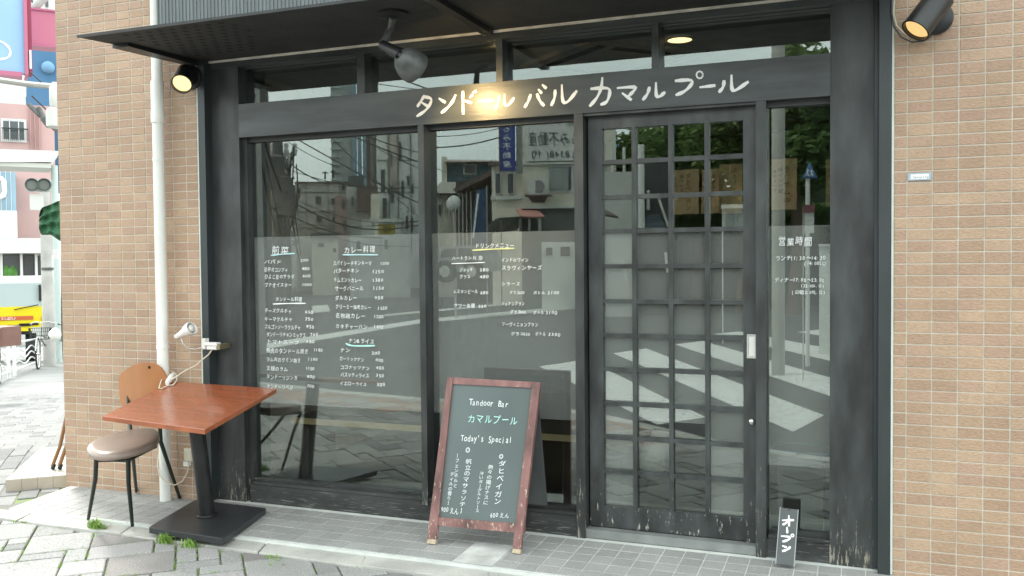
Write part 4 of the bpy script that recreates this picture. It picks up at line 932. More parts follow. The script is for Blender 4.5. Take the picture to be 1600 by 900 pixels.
# bicycles
def bicycle(foot_f, foot_r, label, saddlecol, basket=True, hwd=None):
    R_ = .32; f = foot_f+Z*R_; r = foot_r+Z*R_; dr = (f-r); L_ = dr.length; dr.normalize(); sdv = Vector((-dr.y, dr.x, 0)).normalized()
    bk_ = empty('bicycle', label, 'bicycle', 'bicycles parked by the guard rail')
    P_ = lambda a, h, s=0: r+dr*a*L_+Z*(h-R_)+sdv*s
    for nm, c_ in (('wheel', f), ('wheel', r)):
        wh = MB().tube([c_+(dr*math.cos(t)+Z*math.sin(t))*R_ for t in [2*PI*k/32 for k in range(32)]], .018, 8, closed=True).build(nm, mat('tyre', (.03,.03,.03), .8) if 'tyre' not in bpy.data.materials else bpy.data.materials['tyre'], bk_, smooth=60)
        MB().tube([c_+(dr*math.cos(t)+Z*math.sin(t))*(R_-.028) for t in [2*PI*k/32 for k in range(32)]], .010, 6, closed=True).build('rim', M['chrome'], wh, smooth=60)
        sp2 = MB()
        for k in range(18):
            t = 2*PI*k/18; sp2.tube([c_, c_+(dr*math.cos(t)+Z*math.sin(t))*(R_-.03)], .0022, 4)
        tag(sp2.build('spokes', M['chrome'], wh), kind='stuff')
        MB().lathe(c_-sdv*.04, sdv, [(0, .02), (.08, .02)], 12).build('hub', M['chrome'], wh)
    fr = mat('bike_frame', (.09,.10,.085), .35, .3) if 'bike_frame' not in bpy.data.materials else bpy.data.materials['bike_frame']
    bbk, st_, hd_, hl = P_(.43, .30), P_(.30, .72), P_(.80, .80), P_(.84, .62)
    MB().tube([bbk, st_], .014, 8).tube([bbk, hl], .018, 8).tube([P_(.33, .55), hd_-Z*.1], .014, 8).tube([bbk, r], .010, 8).tube([st_-Z*.12, r], .008, 8).build('frame', fr, bk_, smooth=60)
    MB().tube([hd_+Z*.05, hl, P_(.9, .45), f], .013, 8).build('fork', fr, bk_, smooth=60)
    MB().tube([hd_+Z*.05, hd_+Z*.17], .011, 8).tube([P_(.62, .93, .28), P_(.72, .95, .24), P_(.80, .99, .12), P_(.80, .97, 0), P_(.80, .99, -.12), P_(.72, .95, -.24), P_(.62, .93, -.28)], .011, 8).build('handlebar', M['chrome'], bk_, smooth=60)
    for s_ in (-1, 1): MB().tube([P_(.66, .935, .27*s_), P_(.55, .91, .29*s_)], .017, 8).build('grip', M['legs'], bk_, smooth=60)
    sx = P_(.27, .82); MB().lathe(sx-dr*.13, dr, [(0, .03), (.02, .075), (.10, .085), (.18, .045), (.27, .015), (.275, .004)], 14).build('saddle', saddlecol, bk_, smooth=60)
    MB().tube([st_, sx], .012, 8).build('seat_post', M['chrome'], bk_, smooth=60)
    fd = MB().tube([f+(dr*math.cos(t)+Z*math.sin(t))*(R_+.03) for t in [PI*k/14 for k in range(1, 13)]], .012, 6).tube([r+(dr*math.cos(t)+Z*math.sin(t))*(R_+.03) for t in [PI*k/14 for k in range(1, 15)]], .012, 6).build('mudguards', M['chrome'], bk_, smooth=60)
    MB().lathe(bbk-sdv*.05, sdv, [(0, .09), (.006, .09)], 20).tube([bbk-sdv*.07, bbk-sdv*.07-Z*.16+dr*.03], .01, 6).tube([bbk+sdv*.07, bbk+sdv*.07+Z*.16-dr*.03], .01, 6).build('crank', M['chrome'], bk_, smooth=50)
    if basket:
        bm_ = MB(); o_ = P_(.80, .62)+dr*.08
        def bp2(a, s_, h): return o_+dr*(a*.28)+sdv*(s_*.17*(1+.2*h))+Z*(h*.24)
        for h in (0, .33, .66, 1): bm_.tube([bp2(0, -1, h), bp2(1, -1, h), bp2(1, 1, h), bp2(0, 1, h)], .006 if h in (0, 1) else .003, 5, closed=True)
        for i in range(11):
            for (a0, s0, a1, s1) in ((0, -1, 1, -1), (0, 1, 1, 1), (0, -1, 0, 1), (1, -1, 1, 1)):
                k = i/10; bm_.tube([bp2(a0+(a1-a0)*k, s0+(s1-s0)*k, 0), bp2(a0+(a1-a0)*k, s0+(s1-s0)*k, 1)], .003, 4)
        bm_.build('basket', M['legs'], bk_)
    return bk_
bicycle(gs(60, 577), gs(88, 566), 'silver town bicycle with wire basket right of the guard rail', M['legs'])
SAD = mat('brown_saddle', (.20,.10,.08), .5)
bicycle(gs(-40, 640), gs(-1, 600), 'bicycle with brown rear box cut by the left picture edge', SAD, basket=False)
p = gs(-1, 600); bxx = MB(); q0 = atd(-30, 511, 11.2); q1 = atd(14, 541, 11.2); bxx.cham(q0.x, q0.y, q1.z, q1.x, q0.y+.3, q0.z, .03).build('box', SAD, None); o = bpy.data.objects['box']; tag(o, 'brown cloth covered box on the bicycle at the left edge', 'box')
bag = MB().lathe(atd(86, 522, 15.2), (0, 0, 1), [(-.11, .02), (-.08, .07), (-.02, .10), (.04, .09), (.09, .04), (.11, .01)], 16).build('bag', M['whitepl'], None, smooth=60); tag(bag, 'white plastic bag stuffed on the silver bicycle', 'bag')
# buildings and things down the side street; every front is an upright plane facing the corner
class Fac:
    def __init__(s, x0, x1, yt, yb, d, ang=None, thick=8, mir=False, zb=None):
        s.mir = mir; mid = (x0+x1)/2; yaw = -.3686+math.atan((mid-800)/FPX) if ang is None else ang
        s.n = Vector((-math.sin(yaw), -math.cos(yaw), 0)); s.o = Vector(CAM+ray(mid, (yt+yb)/2)*d)
        a, b = s.p(x0, (yt+yb)/2), s.p(x1, (yt+yb)/2); zt = s.p(mid, yt).z; z0 = zb if zb is not None else s.p(mid, yb).z
        s.a, s.b, s.zt, s.z0 = a, b, zt, z0; s.thick = thick
    def p(s, x, y, out=0): return onp(x, y, s.o, s.n)+s.n*out
    def m(s, pts): return [flip(q) for q in pts] if s.mir else pts
    def blk(s, x0, y0, x1, y1, out, th, name, mt, par, zb=None):      # block by picture box; sides upright
        a, b = s.p(x0, y0), s.p(x1, y0); c_ = s.p((x0+x1)/2, y1); t_ = s.p((x0+x1)/2, y0)
        z0 = c_.z if zb is None else zb; z1 = t_.z; n = s.n
        q = [Vector((a.x, a.y, z0))+n*out, Vector((b.x, b.y, z0))+n*out, Vector((b.x, b.y, z0))+n*(out-th), Vector((a.x, a.y, z0))+n*(out-th)]
        q += [Vector((v.x, v.y, z1)) for v in q]
        return MB().hexa(s.m(q)).build(name, mt, par)
def cmat(name, col, **k): return bpy.data.materials[name] if name in bpy.data.materials else mat(name, col, **{**dict(rough=.7, var=.08, scale=.6), **k})
WH = cmat('white_render', (.60,.60,.57)); GLS = cmat('dark_window_glass', (.06,.07,.075), rough=.15); FRM = cmat('pale_window_frame', (.6,.6,.58))
def building(label, x0, x1, yt, yb, d, mt, wins_=(), zb=-3, thick=8, mir=False, ang=None, name='building', cat='building', wmat=None, trim=True):
    F = Fac(x0, x1, yt, yb, d, ang, thick, mir); root = empty(name, label, cat); F.blk(x0, yt, x1, yb, 0, thick, 'wall', mt, root, zb)
    for (a, b, c_, e) in wins_:
        w_ = F.blk(a, b, c_, e, .05*d/30, .06*d/30, 'window', FRM if trim else GLS, root)
        k = max(.6, (c_-a)*.10); F.blk(a+k, b+k, c_-k, e-k, .07*d/30, .03*d/30, 'pane', wmat or GLS, w_)
    return F, root
F, b1 = building('white arcade building with dark shop windows behind the yellow truck', -30, 78, 372, 640, 38, WH, [(3, 398, 30, 437), (36, 398, 53, 434), (58, 400, 73, 434)], zb=-4, trim=False)
for x in (0, 31, 54): F.blk(x, 396, x+4, 470, .5, .4, 'column', WH, b1)
F.blk(-30, 373, 76, 396, .9, .9, 'canopy', WH, b1)
for k in range(4): F.blk(6+k*5, 415+k % 2*4, 12+k*5, 432, .11, .05, 'plant_box', cmat('green_display', (.10,.28,.05), var=.4, scale=3), b1)
F, b2 = building('white office block with narrow windows above the arcade', 22, 70, 268, 372, 52, WH, [(33+5*k, 313+(j*55), 35.5+5*k, 328+(j*55)) for k in range(4) for j in range(2)]+[(55, 354, 62, 370), (42, 270, 45, 278), (46, 332, 47, 352), (30, 345, 31, 368), (50, 332, 54, 340)], zb=-4)
F, b3 = building('blue glass corner building at the left edge behind the traffic light', -30, 24, 268, 330, 44, cmat('blue_glass', (.22,.34,.42), rough=.2), [], zb=-2)
for k in range(4): F.blk(-8+k*8, 268, -7.2+k*8, 330, .08, .1, 'mullion', FRM, b3)
F.blk(-30, 330, 26, 372, .7, 4, 'white_band', WH, b3)
MBt = [F.p(x, y, .1) for x, y in ((-6, 280), (2, 279), (6, 283), (7, 300), (5, 306), (1, 308), (-3, 306))]; MB().tube(MBt, .12, 8).build('white_tube_sign', M['white'], b3, smooth=60)
PK = cmat('pink_cladding', (.48,.31,.29)); F, b4 = building('pink clad building with a white framed window and balcony rail', -20, 84, 163, 236, 46, PK, [(1, 186, 41, 222)], zb=2)
for x in (14, 28): F.blk(x, 186, x+1.5, 222, .2, .1, 'mullion', FRM, b4)
for x in range(4, 44, 3): F.blk(x, 203, x+.6, 222, .5, .04, 'balcony_bar', M['legs'], b4)
F.blk(3, 202, 44, 204, .5, .05, 'balcony_rail', M['legs'], b4)
for x in (46, 53, 60): F.blk(x, 165, x+1.2, 234, .15, .12, 'downpipe', cmat('dull_pink', (.45,.25,.24)), b4)
F, b5 = building('tall white building behind the billboard', -30, 40, 100, 166, 60, WH, [], zb=2)
F, b6 = building('dark blue building wall with one round lamp beside the tiled corner', 39, 94, 60, 152, 50, cmat('blue_wall', (.055,.15,.27)), [], zb=6)
F.blk(40, 152, 94, 200, -.2, 6, 'grey_wall', cmat('grey_green_wall', (.22,.25,.24)), b6); q = F.p(75, 106, .1); MB().lathe(q, F.n, [(0, .35), (.3, .3), (.4, .1)], 14).build('round_lamp', cmat('blue_lamp', (.15,.30,.45)), b6, smooth=60)
F, b7 = building('white building seen above the magenta box', 40, 90, -30, 16, 70, WH, [(46, -4, 52, 12), (58, -4, 63, 12), (70, 0, 76, 12)], zb=14)
# billboard
bl = empty('billboard', 'magenta framed billboard with light blue face and white curve', 'billboard'); F = Fac(-60, 36, -60, 115, 22)
F.blk(-60, -60, 34.5, 110, .02, .3, 'face', cmat('light_blue_face', (.24,.39,.60), rough=.35), bl)
MG = cmat('magenta_frame', (.42,.11,.19), rough=.4)
F.blk(34.5, -60, 40, 117, .12, .9, 'frame_side', MG, bl); F.blk(-60, 110, 34.5, 117, .12, .9, 'frame_bottom', MG, bl); F.blk(40, -60, 47, 112, -.1, .6, 'frame_return', cmat('dark_magenta', (.28,.05,.09)), bl)
cur = [F.p(x, y, .03) for x, y in ((-26, 60), (-10, 62), (5, 66), (14, 74), (17, 82), (14, 90), (4, 93), (-12, 93))]
MB().ribbon(cur, F.n, .055, .004).build('white_curve', M['white'], bl)
F.blk(45.5, 78, 49, 107, .0, .2, 'lamp_tube', M['white'], bl)
mbx = empty('magenta_signbox', 'plain magenta sign box between billboard and building corner', 'sign'); F = Fac(40, 90, 16, 76, 24); F.blk(41, 17, 92, 69, 0, .5, 'face', cmat('magenta_face', (.46,.13,.20), rough=.4), mbx); F.blk(41, 69, 92, 73, .05, .6, 'lower_rim', MG, mbx); F.blk(41, 14, 92, 17, .05, .6, 'upper_rim', MG, mbx)
sb_ = empty('sign_bracket', 'steel bracket above the magenta box', 'bracket'); MB().tube([atd(52, 14, 24), atd(75, -8, 24)], .10, 8).build('strut', M['pole'], sb_); MB().tube([atd(45, 4, 24), atd(60, 14, 24)], .04, 8).build('brace', M['pole'], sb_)
# overpass canopy
oc = empty('arcade_canopy', 'white street canopy edge running behind the utility pole', 'canopy'); F = Fac(-30, 92, 236, 262, 20)
P4 = [F.p(x, y) for x, y in ((-30, 232), (93, 236), (81, 253), (-30, 253))]; MB().poly(P4, -F.n*1.2).build('fascia_panel', WH, oc)
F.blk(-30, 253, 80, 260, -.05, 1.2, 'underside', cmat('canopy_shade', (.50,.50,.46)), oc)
# traffic light
tf = empty('traffic_light', 'white traffic light box with green-grey lenses beside the pole', 'traffic light'); F = Fac(42, 80, 280, 300, 18)
F.blk(41, 281, 80, 299, 0, .15, 'housing', WH, tf)
for x in (50, 69):
    q = F.p(x, 289, .0); MB().lathe(q, F.n, [(0, .125), (.10, .13), (.10, .115), (.01, .10)], 20, cap=False).build('hood', cmat('dark_hood', (.07,.10,.09)), tf, smooth=50); MB().disc(q+F.n*.02, F.n, .10, 18).build('lens', cmat('grey_lens', (.16,.18,.16), rough=.2), tf)
F.blk(46, 303, 68, 328, 0, .05, 'pale_panel', WH, tf)
# poles and tarp
up = empty('utility_pole', 'pale concrete utility pole next to the building corner', 'utility pole'); a = gs(78, 572); b = atd(73, -40, 14.2)
MB().tube([a, Vector((a.x-.02, a.y, 1.5)), Vector((a.x-.03, a.y, atd(78, 252, 14.2).z))], [.13, .115, .10], 18).build('shaft', M['pole'], up, smooth=60)
for py in (330, 425): q = atd(78, py, 14.4); MB().lathe((a.x, a.y, q.z), (0, 0, 1), [(0, .125), (.06, .125)], 18).build('band', M['lampdusty'], up, smooth=60)
tr_ = empty('transformer', 'white transformer and insulators with cables near the corner', 'transformer'); 
MB().lathe(atd(86, 200, 13.5), (0, 0, 1), [(0, .09), (.02, .12), (.26, .12), (.3, .07)], 16).build('can', WH, tr_, smooth=50); MB().lathe(atd(86, 168, 13.5), (0, 0, 1), [(0, .05), (.03, .075), (.3, .075), (.38, .03)], 16).build('bushing', WH, tr_, smooth=50)
for k, (x0, y0, x1, y1) in enumerate(((45, 163, 84, 190), (58, 170, 84, 196), (66, 185, 88, 200), (60, 168, 90, 205))): MB().tube([atd(x0, y0, 13.8), atd((x0+x1)/2-2, (y0+y1)/2+4, 13.8), atd(x1, y1, 13.8)], .035, 6).build('cable_bundle', M['lampdusty'], tr_, smooth=60)
cp = empty('conduit_pipe', 'pale green conduit pipe with print beside the utility pole', 'pipe'); a2 = gs(92, 567)
MB().tube([a2, Vector((a2.x, a2.y, atd(90, 170, 13.4).z))], .075, 16).build('pipe', cmat('pale_green_pipe', (.48,.56,.53)), cp, smooth=60)
for y0, y1 in ((278, 297), (375, 400)):
    q0, q1 = atd(86, y0, 13.4), atd(86, y1, 13.4); MB().lathe((a2.x, a2.y, q1.z), (0, 0, 1), [(0, .0765), (q0.z-q1.z, .0765)], 16, cap=False).build('label_wrap', WH, cp, smooth=60)
gt = empty('green_parasol', 'folded green fabric canopy sticking out past the corner', 'parasol'); mb = MB(); n = 16; rows_ = []
for i in range(n+1):
    x = 61+36*i/n; k = i/n; top = 348-0 if i == 0 else 333-18*min(1, k*1.5)+0; rows_.append((x, np.interp(x, [61, 62.5, 66, 80, 97], [336, 329, 324, 319, 311]), np.interp(x, [61, 62.5, 65, 80, 97], [358, 364, 367, 367, 379])))
for i, (x, yt, yb) in enumerate(rows_):
    for j in range(17): y = yt+(yb-yt)*j/16; mb.v.append(tuple(atd(x, y, 12.5+.07*abs(math.sin(j*.62+i*.07))+.02*math.sin(i*1.1+j*.3))))
for i in range(n):
    for j in range(16): mb.f.append([i*17+j, i*17+j+1, (i+1)*17+j+1, (i+1)*17+j])
k = len(mb.v); bd = Vector(ray(80, 340)).normalized()*.12; mb.v += [tuple(Vector(v)+bd) for v in mb.v]; mb.f += [[k+i for i in f[::-1]] for f in mb.f]
mb.build('canopy_cloth', cmat('green_cloth', (.025,.105,.045), var=.3, scale=6), gt, smooth=60); MB().tube([gs(97, 560), atd(97, 345, 12.6)], .02, 8).build('pole', M['legs'], gt)
# wires across the left street
for i, (x0, y0, x1, y1, r_, d_) in enumerate(((-10, 124, 95, 136, .045, 14), (46, 112, 95, 152, .010, 14), (50, 150, 95, 190, .012, 14))):
    o = MB().tube([atd(x0, y0, d_), atd((x0+x1)/2, (y0+y1)/2+1.5, d_), atd(x1, y1, d_)], r_, 6).build('overhead_cable', M['pole'] if i == 0 else M['wire'], None, smooth=60)
    tag(o, ['thick grey cable crossing below the billboard', 'thin wire slanting over the blue wall', 'thin wire slanting beside the transformer'][i], 'cable')
# yellow truck
tk = empty('truck', 'yellow and white truck front with red band behind the guard rail', 'truck'); F = Fac(-60, 74, 436, 520, 22, ang=-.3686-.50)
YE = cmat('yellow_paint', (.72,.58,.0), rough=.35, var=.03); 
F.blk(-60, 433, 72, 480, 0, 2.2, 'cab', cmat('white_paint', (.72,.72,.70), rough=.35), tk); F.blk(-60, 480, 74, 513, .03, 2.2, 'yellow_nose', YE, tk)
ws = F.blk(-60, 443, 66, 479, .012, .05, 'windscreen', cmat('windscreen_glass', (.42,.50,.50), rough=.1, spec=.8), tk)
F.blk(-60, 495, 52, 501, .05, .06, 'red_band', cmat('red_band', (.50,.10,.03), rough=.4), tk)
t = MB(); p0, p1 = F.p(-2, 499.6, .056), F.p(25, 499.6, .056); write(t, 'ISUZU', p0, p1-p0, (0, 0, 1), 6.2/FPX*22, width=(p1-p0).length, nrm=F.n*.004, jit=0); t.build('lettering', M['white'], tk)
F.blk(-60, 513, 50, 519, .04, .3, 'bumper', YE, tk); F.blk(-60, 509, 48, 511, .07, .1, 'grille_slot', M['hole'], tk); F.blk(-60, 519, 50, 525, -.1, 2, 'chassis', M['lampblack'], tk)
for q in (((22, 484), (40, 480), (60, 476)),): MB().tube([F.p(x, y, .08) for x, y in q], .012, 6).build('wiper', M['legs'], tk)
F.blk(60, 445, 64, 470, .10, .12, 'mirror', M['lampblack'], tk); F.blk(66, 441, 68.5, 480, .05, .1, 'cab_pillar', cmat('white_paint', (.7,.7,.7)), tk)
q = F.p(70, 497, .05); MB().lathe(q, F.n, [(0, .09), (.03, .08)], 14).build('headlight', cmat('amber_lens', (.6,.28,.08), rough=.3), tk); F.blk(30, 505, 60, 508, .06, .03, 'lower_slot', M['hole'], tk)
MB().lathe(F.p(40, 545, -.5), Vector((-F.n.y, F.n.x, 0)), [(0, .35), (.25, .35)], 20).build('wheel', bpy.data.materials['tyre'], tk, smooth=50)
# ================================================================== ACROSS THE STREET (seen in the window panes)
def vd(px, py, d): return flip(atd(px, py, d))
GREY = cmat('grey_render', (.50,.52,.49), var=.15, scale=1.5); CRM = cmat('cream_render', (.62,.59,.50), var=.14, scale=1.5); PGR = cmat('pale_grey_render', (.66,.68,.64), var=.12, scale=1.5); BRN = cmat('brown_cladding', (.13,.10,.09))
def vd2(px, py, d): return flip(atd(px, py, d))
def mbuild(*a, **k): return building(*a, mir=True, **k)
Z0 = -.2
F, m1 = Fm1, m1 = mbuild('pale grey hip roofed house with four dark windows reflected in the left window', 462, 548, 284, 372, 48, PGR, [(493, 307, 502, 319), (518, 310, 524, 319), (494, 338, 503, 347), (519, 339, 524, 347), (534, 290, 538, 297)], zb=Z0, trim=False)
MB().hexa(F.m([F.p(460, 285, .3), F.p(550, 285, .3), F.p(550, 285, -8), F.p(460, 285, -8), F.p(505, 276, -3), F.p(525, 276, -3), F.p(525, 276, -5), F.p(505, 276, -5)])).build('roof', cmat('grey_roof', (.20,.21,.20)), m1)
F.blk(497, 273, 534, 279, -4, 2, 'parapet', BRN, m1)
F, m2 = mbuild('low grey shed roof house at the foot of the hip roofed house', 487, 528, 370, 408, 42, CRM, [(497, 380, 506, 386), (520, 388, 525, 394)], zb=Z0, trim=False); F.blk(485, 364, 529, 371, .4, 5, 'roof', cmat('dark_roof', (.10,.11,.11)), m2)
F, m3 = mbuild('tall pale tower with bluish glass strip reflected in the left window', 516, 556, 118, 300, 110, cmat('tower_grey', (.34,.37,.36)), [], zb=Z0, thick=14)
for k in range(16): F.blk(516, 124+k*12, 532, 126+k*12, .25, .2, 'ledge', GREY, m3)
for k in range(3):
    g_ = F.blk(549+k*8, 122, 555.5+k*8, 300, .4, .6, 'glass_strip', cmat('tower_glass', (.20,.30,.36), rough=.2), m3)
F, m4 = mbuild('dark narrow twin tower block reflected left of the pale apartments', 571, 589, 150, 312, 84, BRN, [], zb=Z0, thick=10); F.blk(579, 150, 582, 312, .3, .3, 'pale_strip', PGR, m4)
APT = cmat('pale_apartment', (.66,.68,.64), var=.15, scale=.8); F, m5 = Fm5, m5 = mbuild('pale apartment tower with narrow slot windows reflected at the mullion', 587, 666, 168, 402, 52, APT, [(595, 265, 601, 300), (598, 310, 604, 340), (610, 290, 615, 316), (623, 222, 627, 248), (627, 283, 631, 308), (610, 240, 613, 262), (636, 275, 639, 290), (634, 338, 637, 358), (642, 340, 645, 360), (643, 288, 646, 302)], zb=Z0, thick=14, trim=False)
for x in (606, 620, 640): F.blk(x, 168, x+1, 400, .15, .3, 'drainpipe', BRN, m5)
F.blk(604, 168, 622, 300, .1, .3, 'weathered_strip', cmat('stained_render', (.42,.38,.34), var=.35, scale=1), m5)
F, m6 = mbuild('small grey building with brown cladding block reflected above the menu', 541, 584, 292, 372, 44, GREY, [(549, 308, 552, 322)], zb=Z0, trim=False)
F.blk(557, 291, 590, 331, .5, 3, 'brown_block', BRN, m6); F.blk(543, 272, 568, 296, -1, 4, 'roof_hut', cmat('dark_roof', (.1,.1,.1)), m6)
F, m7 = mbuild('rounded cream stair tower reflected beside the apartments', 579, 593, 303, 372, 43, CRM, [], zb=Z0, thick=2)
F, m8 = mbuild('small pinkish brown house reflected in the left window', 523, 541, 306, 400, 43, cmat('pinkish_render', (.34,.24,.22)), [(534, 312, 539, 326), (537, 344, 541, 360)], zb=Z0, trim=False)
F, m9 = mbuild('beige apartment block behind the poles reflected at the left', 404, 433, 214, 400, 40, cmat('beige_render', (.42,.34,.24)), [(410+6*(k % 2), 232+k*18, 413+6*(k % 2), 240+k*18) for k in range(7)], zb=Z0, trim=False)
F, m10 = mbuild('distant grey apartments reflected between poles and hip roof', 445, 470, 292, 400, 58, GREY, [(450+6*(k % 3), 300+14*(k//3), 453+6*(k % 3), 307+14*(k//3)) for k in range(12)], zb=Z0, trim=False)
F, m11 = mbuild('low grey house row reflected below the brown block', 546, 640, 368, 408, 38, GREY, [(556, 376, 564, 392), (600, 374, 606, 390)], zb=Z0)
rs = empty('roadside_signs', 'white and yellow roadside signs reflected below the apartments', 'sign'); F = Fac(565, 626, 343, 368, 36, mir=True)
F.blk(565, 343, 585, 367, 0, .2, 'white_board', WH, rs); F.blk(581, 342, 626, 349, .1, .2, 'top_board', WH, rs); F.blk(591, 350, 617, 366, .05, .2, 'yellow_board', cmat('yellow_sign', (.42,.36,.06)), rs); F.blk(598, 354, 610, 362, .1, .04, 'dark_mark', cmat('olive', (.2,.17,.03)), rs); F.blk(617, 349, 626, 367, .05, .2, 'side_board', WH, rs); F.blk(594, 366, 596, 418, 0, .12, 'post', M['pole'], rs, zb=Z0); 
for F_, r_m, x0, x1, ys in ((Fm1, m1, 463, 547, (300, 330, 356)), (Fm5, m5, 588, 640, (206, 250, 300, 350))):
    for y in ys: F_.blk(x0, y, x1, y+.8, .08, .12, 'panel_joint', cmat('facade_grey', (.25,.26,.25)), r_m)  # thin raised joint strips in one even grey, shared with the downpipes
for x in (478, 512, 530): Fm1.blk(x, 286, x+.7, 372, .1, .12, 'downpipe', cmat('facade_grey', (.25,.26,.25)), m1)
for (x, y, w_) in ((508, 268, 5), (520, 266, 3)): MB().tube([vd2(x, y+12, 50), vd2(x, y, 50)], .05, 6).tube([vd2(x-w_, y+2, 50), vd2(x+w_, y+2, 50)], .03, 6).build('roof_aerial', M['wire'], m1)
# utility poles and wires at the left
def mpole(px, pt, d, r, label, arms=(), m_=None):
    rt_ = empty('utility_pole', label, 'utility pole'); a = vd(px, 420, d); zt = vd(px, pt, d).z
    MB().tube([(a.x, a.y, Z0), (a.x, a.y, zt*.5), (a.x, a.y, zt)], [r*1.15, r, r*.85], 14).build('shaft', m_ or M['pole'], rt_, smooth=60)
    for (y, w_) in arms:
        l, r2_ = vd(px-w_, y, d), vd(px+w_, y, d); MB().tube([l, r2_], .05, 6).build('crossarm', M['pole'], rt_)
        for k in (-.9, -.4, .4, .9):
            c_ = vd(px+w_*k, y, d); MB().lathe(c_, (0, 0, 1), [(0, .05), (.12, .09), (.16, .05), (.28, .08), (.32, .03)], 8).build('insulator', WH, rt_)
    return rt_
DKP = cmat('dark_pole', (.10,.10,.095))
mpole(397, 120, 15, .16, 'thick pale pole reflected at the left edge of the left window')
mpole(411, 100, 20, .20, 'dark utility pole reflected second from the left', ((222, 10),), DKP)
mpole(437, 215, 26, .17, 'utility pole with crossarms reflected against the sky', ((219, 12), (241, 26), (258, 18)), DKP)
mpole(449, 320, 34, .15, 'far utility pole reflected behind the crossarm pole', ((332, 14), (345, 12)), DKP)
mpole(590, 200, 60, .4, 'dark mast reflected beside the pale apartments', (), DKP)
tf2 = empty('pole_transformers', 'grey transformers hanging on the reflected poles', 'transformer')
for (x, y) in ((441, 300), (446, 312), (430, 268)): MB().lathe(vd(x, y, 25), (0, 0, 1), [(-.5, .2), (-.45, .28), (.4, .28), (.45, .15)], 12).build('can', DKP, tf2, smooth=50)
WIRES = [((460, 215), (655, 318), 30, 3), ((510, 208), (655, 340), 30, 3), ((590, 232), (668, 268), 24, 2), ((540, 208), (668, 258), 26, 2), ((440, 262), (668, 292), 26, 14), ((437, 300), (660, 345), 26, 20), ((440, 305), (655, 352), 26, 26), ((470, 350), (660, 345), 30, 6),
 ((415, 250), (448, 420), 18, -8), ((408, 200), (440, 300), 16, 5), ((400, 210), (430, 360), 15, 6), ((445, 300), (470, 420), 26, -5), ((441, 245), (500, 283), 30, 4), ((450, 222), (530, 262), 30, 3), ((560, 208), (668, 242), 20, 2), ((440, 330), (600, 372), 28, 12), ((450, 345), (640, 385), 28, 12),
 ((668, 213), (790, 198), 26, 5), ((668, 231), (790, 212), 26, 5), ((668, 256), (735, 278), 26, 4), ((582, 130), (780, 150), 24, 3), ((620, 120), (700, 148), 24, 2)]
WL = ['long wire running down across the tall tower to the brown block in the left window', 'second steep wire below the tower edge, down to the window mullion', 'short wire crossing the upper pale apartments, second from the top', 'wire starting at the tower top and ending in the pale apartments', 'lowest of the wires crossing the sky left of the tower', 'thick wire sagging across the grey house roofs, uppermost of that bundle', 'middle wire of the bundle sagging across the grey houses', 'nearly straight wire above the white and yellow roadside signs',
 'wire dropping steeply between the two leftmost dark poles', 'curved wire from the beam down past the dark pole at the left', 'leftmost curved wire hanging in front of the pale pole', 'wire dropping beside the grey apartments above the starter menu', 'short wire from the middle crossarm to the hip roof', 'wire from the top crossarm to the sky beside the tower', 'topmost short wire across the pale apartments', 'low wire sagging just above the film edge, from pole to signs', 'lowest wire of all, sagging into the frosted film of the left window',
 'upper wire across the sky to the blue vertical sign in the middle window', 'second wire across the sky to the blue vertical sign', 'wire slanting to the striped tin roof in the middle window', 'long wire in the second transom window', 'short wire in the second transom window above the long one']
for i, (p0, p1, d, sag) in enumerate(WIRES):
    pts = [vd(p0[0]+(p1[0]-p0[0])*t/10, p0[1]+(p1[1]-p0[1])*t/10+sag*math.sin(PI*t/10), d+2*t/10) for t in range(11)]
    tag(MB().tube(pts, .012 if i % 3 else .020, 5).build('overhead_wire', M['wire'], None, smooth=60), WL[i], 'wire', 'overhead wires reflected in the panes')
tg = MB(); rr = random.Random(11)
for k in range(46):
    a = vd(rr.uniform(418, 470), rr.uniform(225, 400), rr.uniform(24, 30)); b = vd(rr.uniform(418, 470), rr.uniform(225, 400), rr.uniform(24, 30)); tg.tube([a, a.lerp(b, .5)-Z*.2, b], .02, 4)
tag(tg.build('cable_tangle', M['wire'], None), 'tangle of thin cables round the reflected utility poles', 'cable', kind='stuff')
# estate agent's house
F, k1 = mbuild("cream two storey shop with white sign board reflected right of the middle window", 815, 962, 150, 440, 29, CRM, [(857, 257, 896, 301)], zb=Z0, thick=8)
sg = F.blk(821, 176, 905, 252, .12, .12, 'sign_board', WH, k1)
def mtext(s, x0, x1, y, h, m_, par, F=F, out=.13):
    # x0 > x1 in the mirror picture: the real board reads the right way round
    a, b = flip(F.p(x0, y, out)), flip(F.p(x1, y, out)); d_ = 29; sz = h/FPX*d_/.92; t = MB(); write(t, s, a-Z*sz*.38, b-a, (0, 0, 1), sz, width=(b-a).length, nrm=(0, .01, 0), jit=0); t.build('lettering', m_, par)
mtext('建物・アパート', 912, 824, 191, 14, M['black_ink'], k1); mtext('るみ不動産', 908, 824, 217, 24, cmat('dark_green_letter', (.02,.04,.035)), k1); mtext('44)8348(代)', 912, 824, 241, 15, cmat('dark_green_letter', (.02,.04,.035)), k1)
F.blk(815, 254, 962, 257, .15, .2, 'eave_strip', GREY, k1)
F.blk(815, 322, 962, 326, .3, .4, 'string_course', GREY, k1); F.blk(815, 326, 962, 440, .05, .1, 'shutter', cmat('dark_shutter', (.16,.17,.16), scale=3, stretch=(.2,.2,10)), k1, zb=Z0)
F.blk(858, 262, 888, 297, .10, .06, 'curtain', cmat('grey_curtain', (.28,.30,.29), var=.25, scale=5, stretch=(5,5,.3)), k1)
acn = empty('air_conditioner_unit', 'white outdoor air conditioner on a bracket reflected beside the curtained window', 'air conditioner')
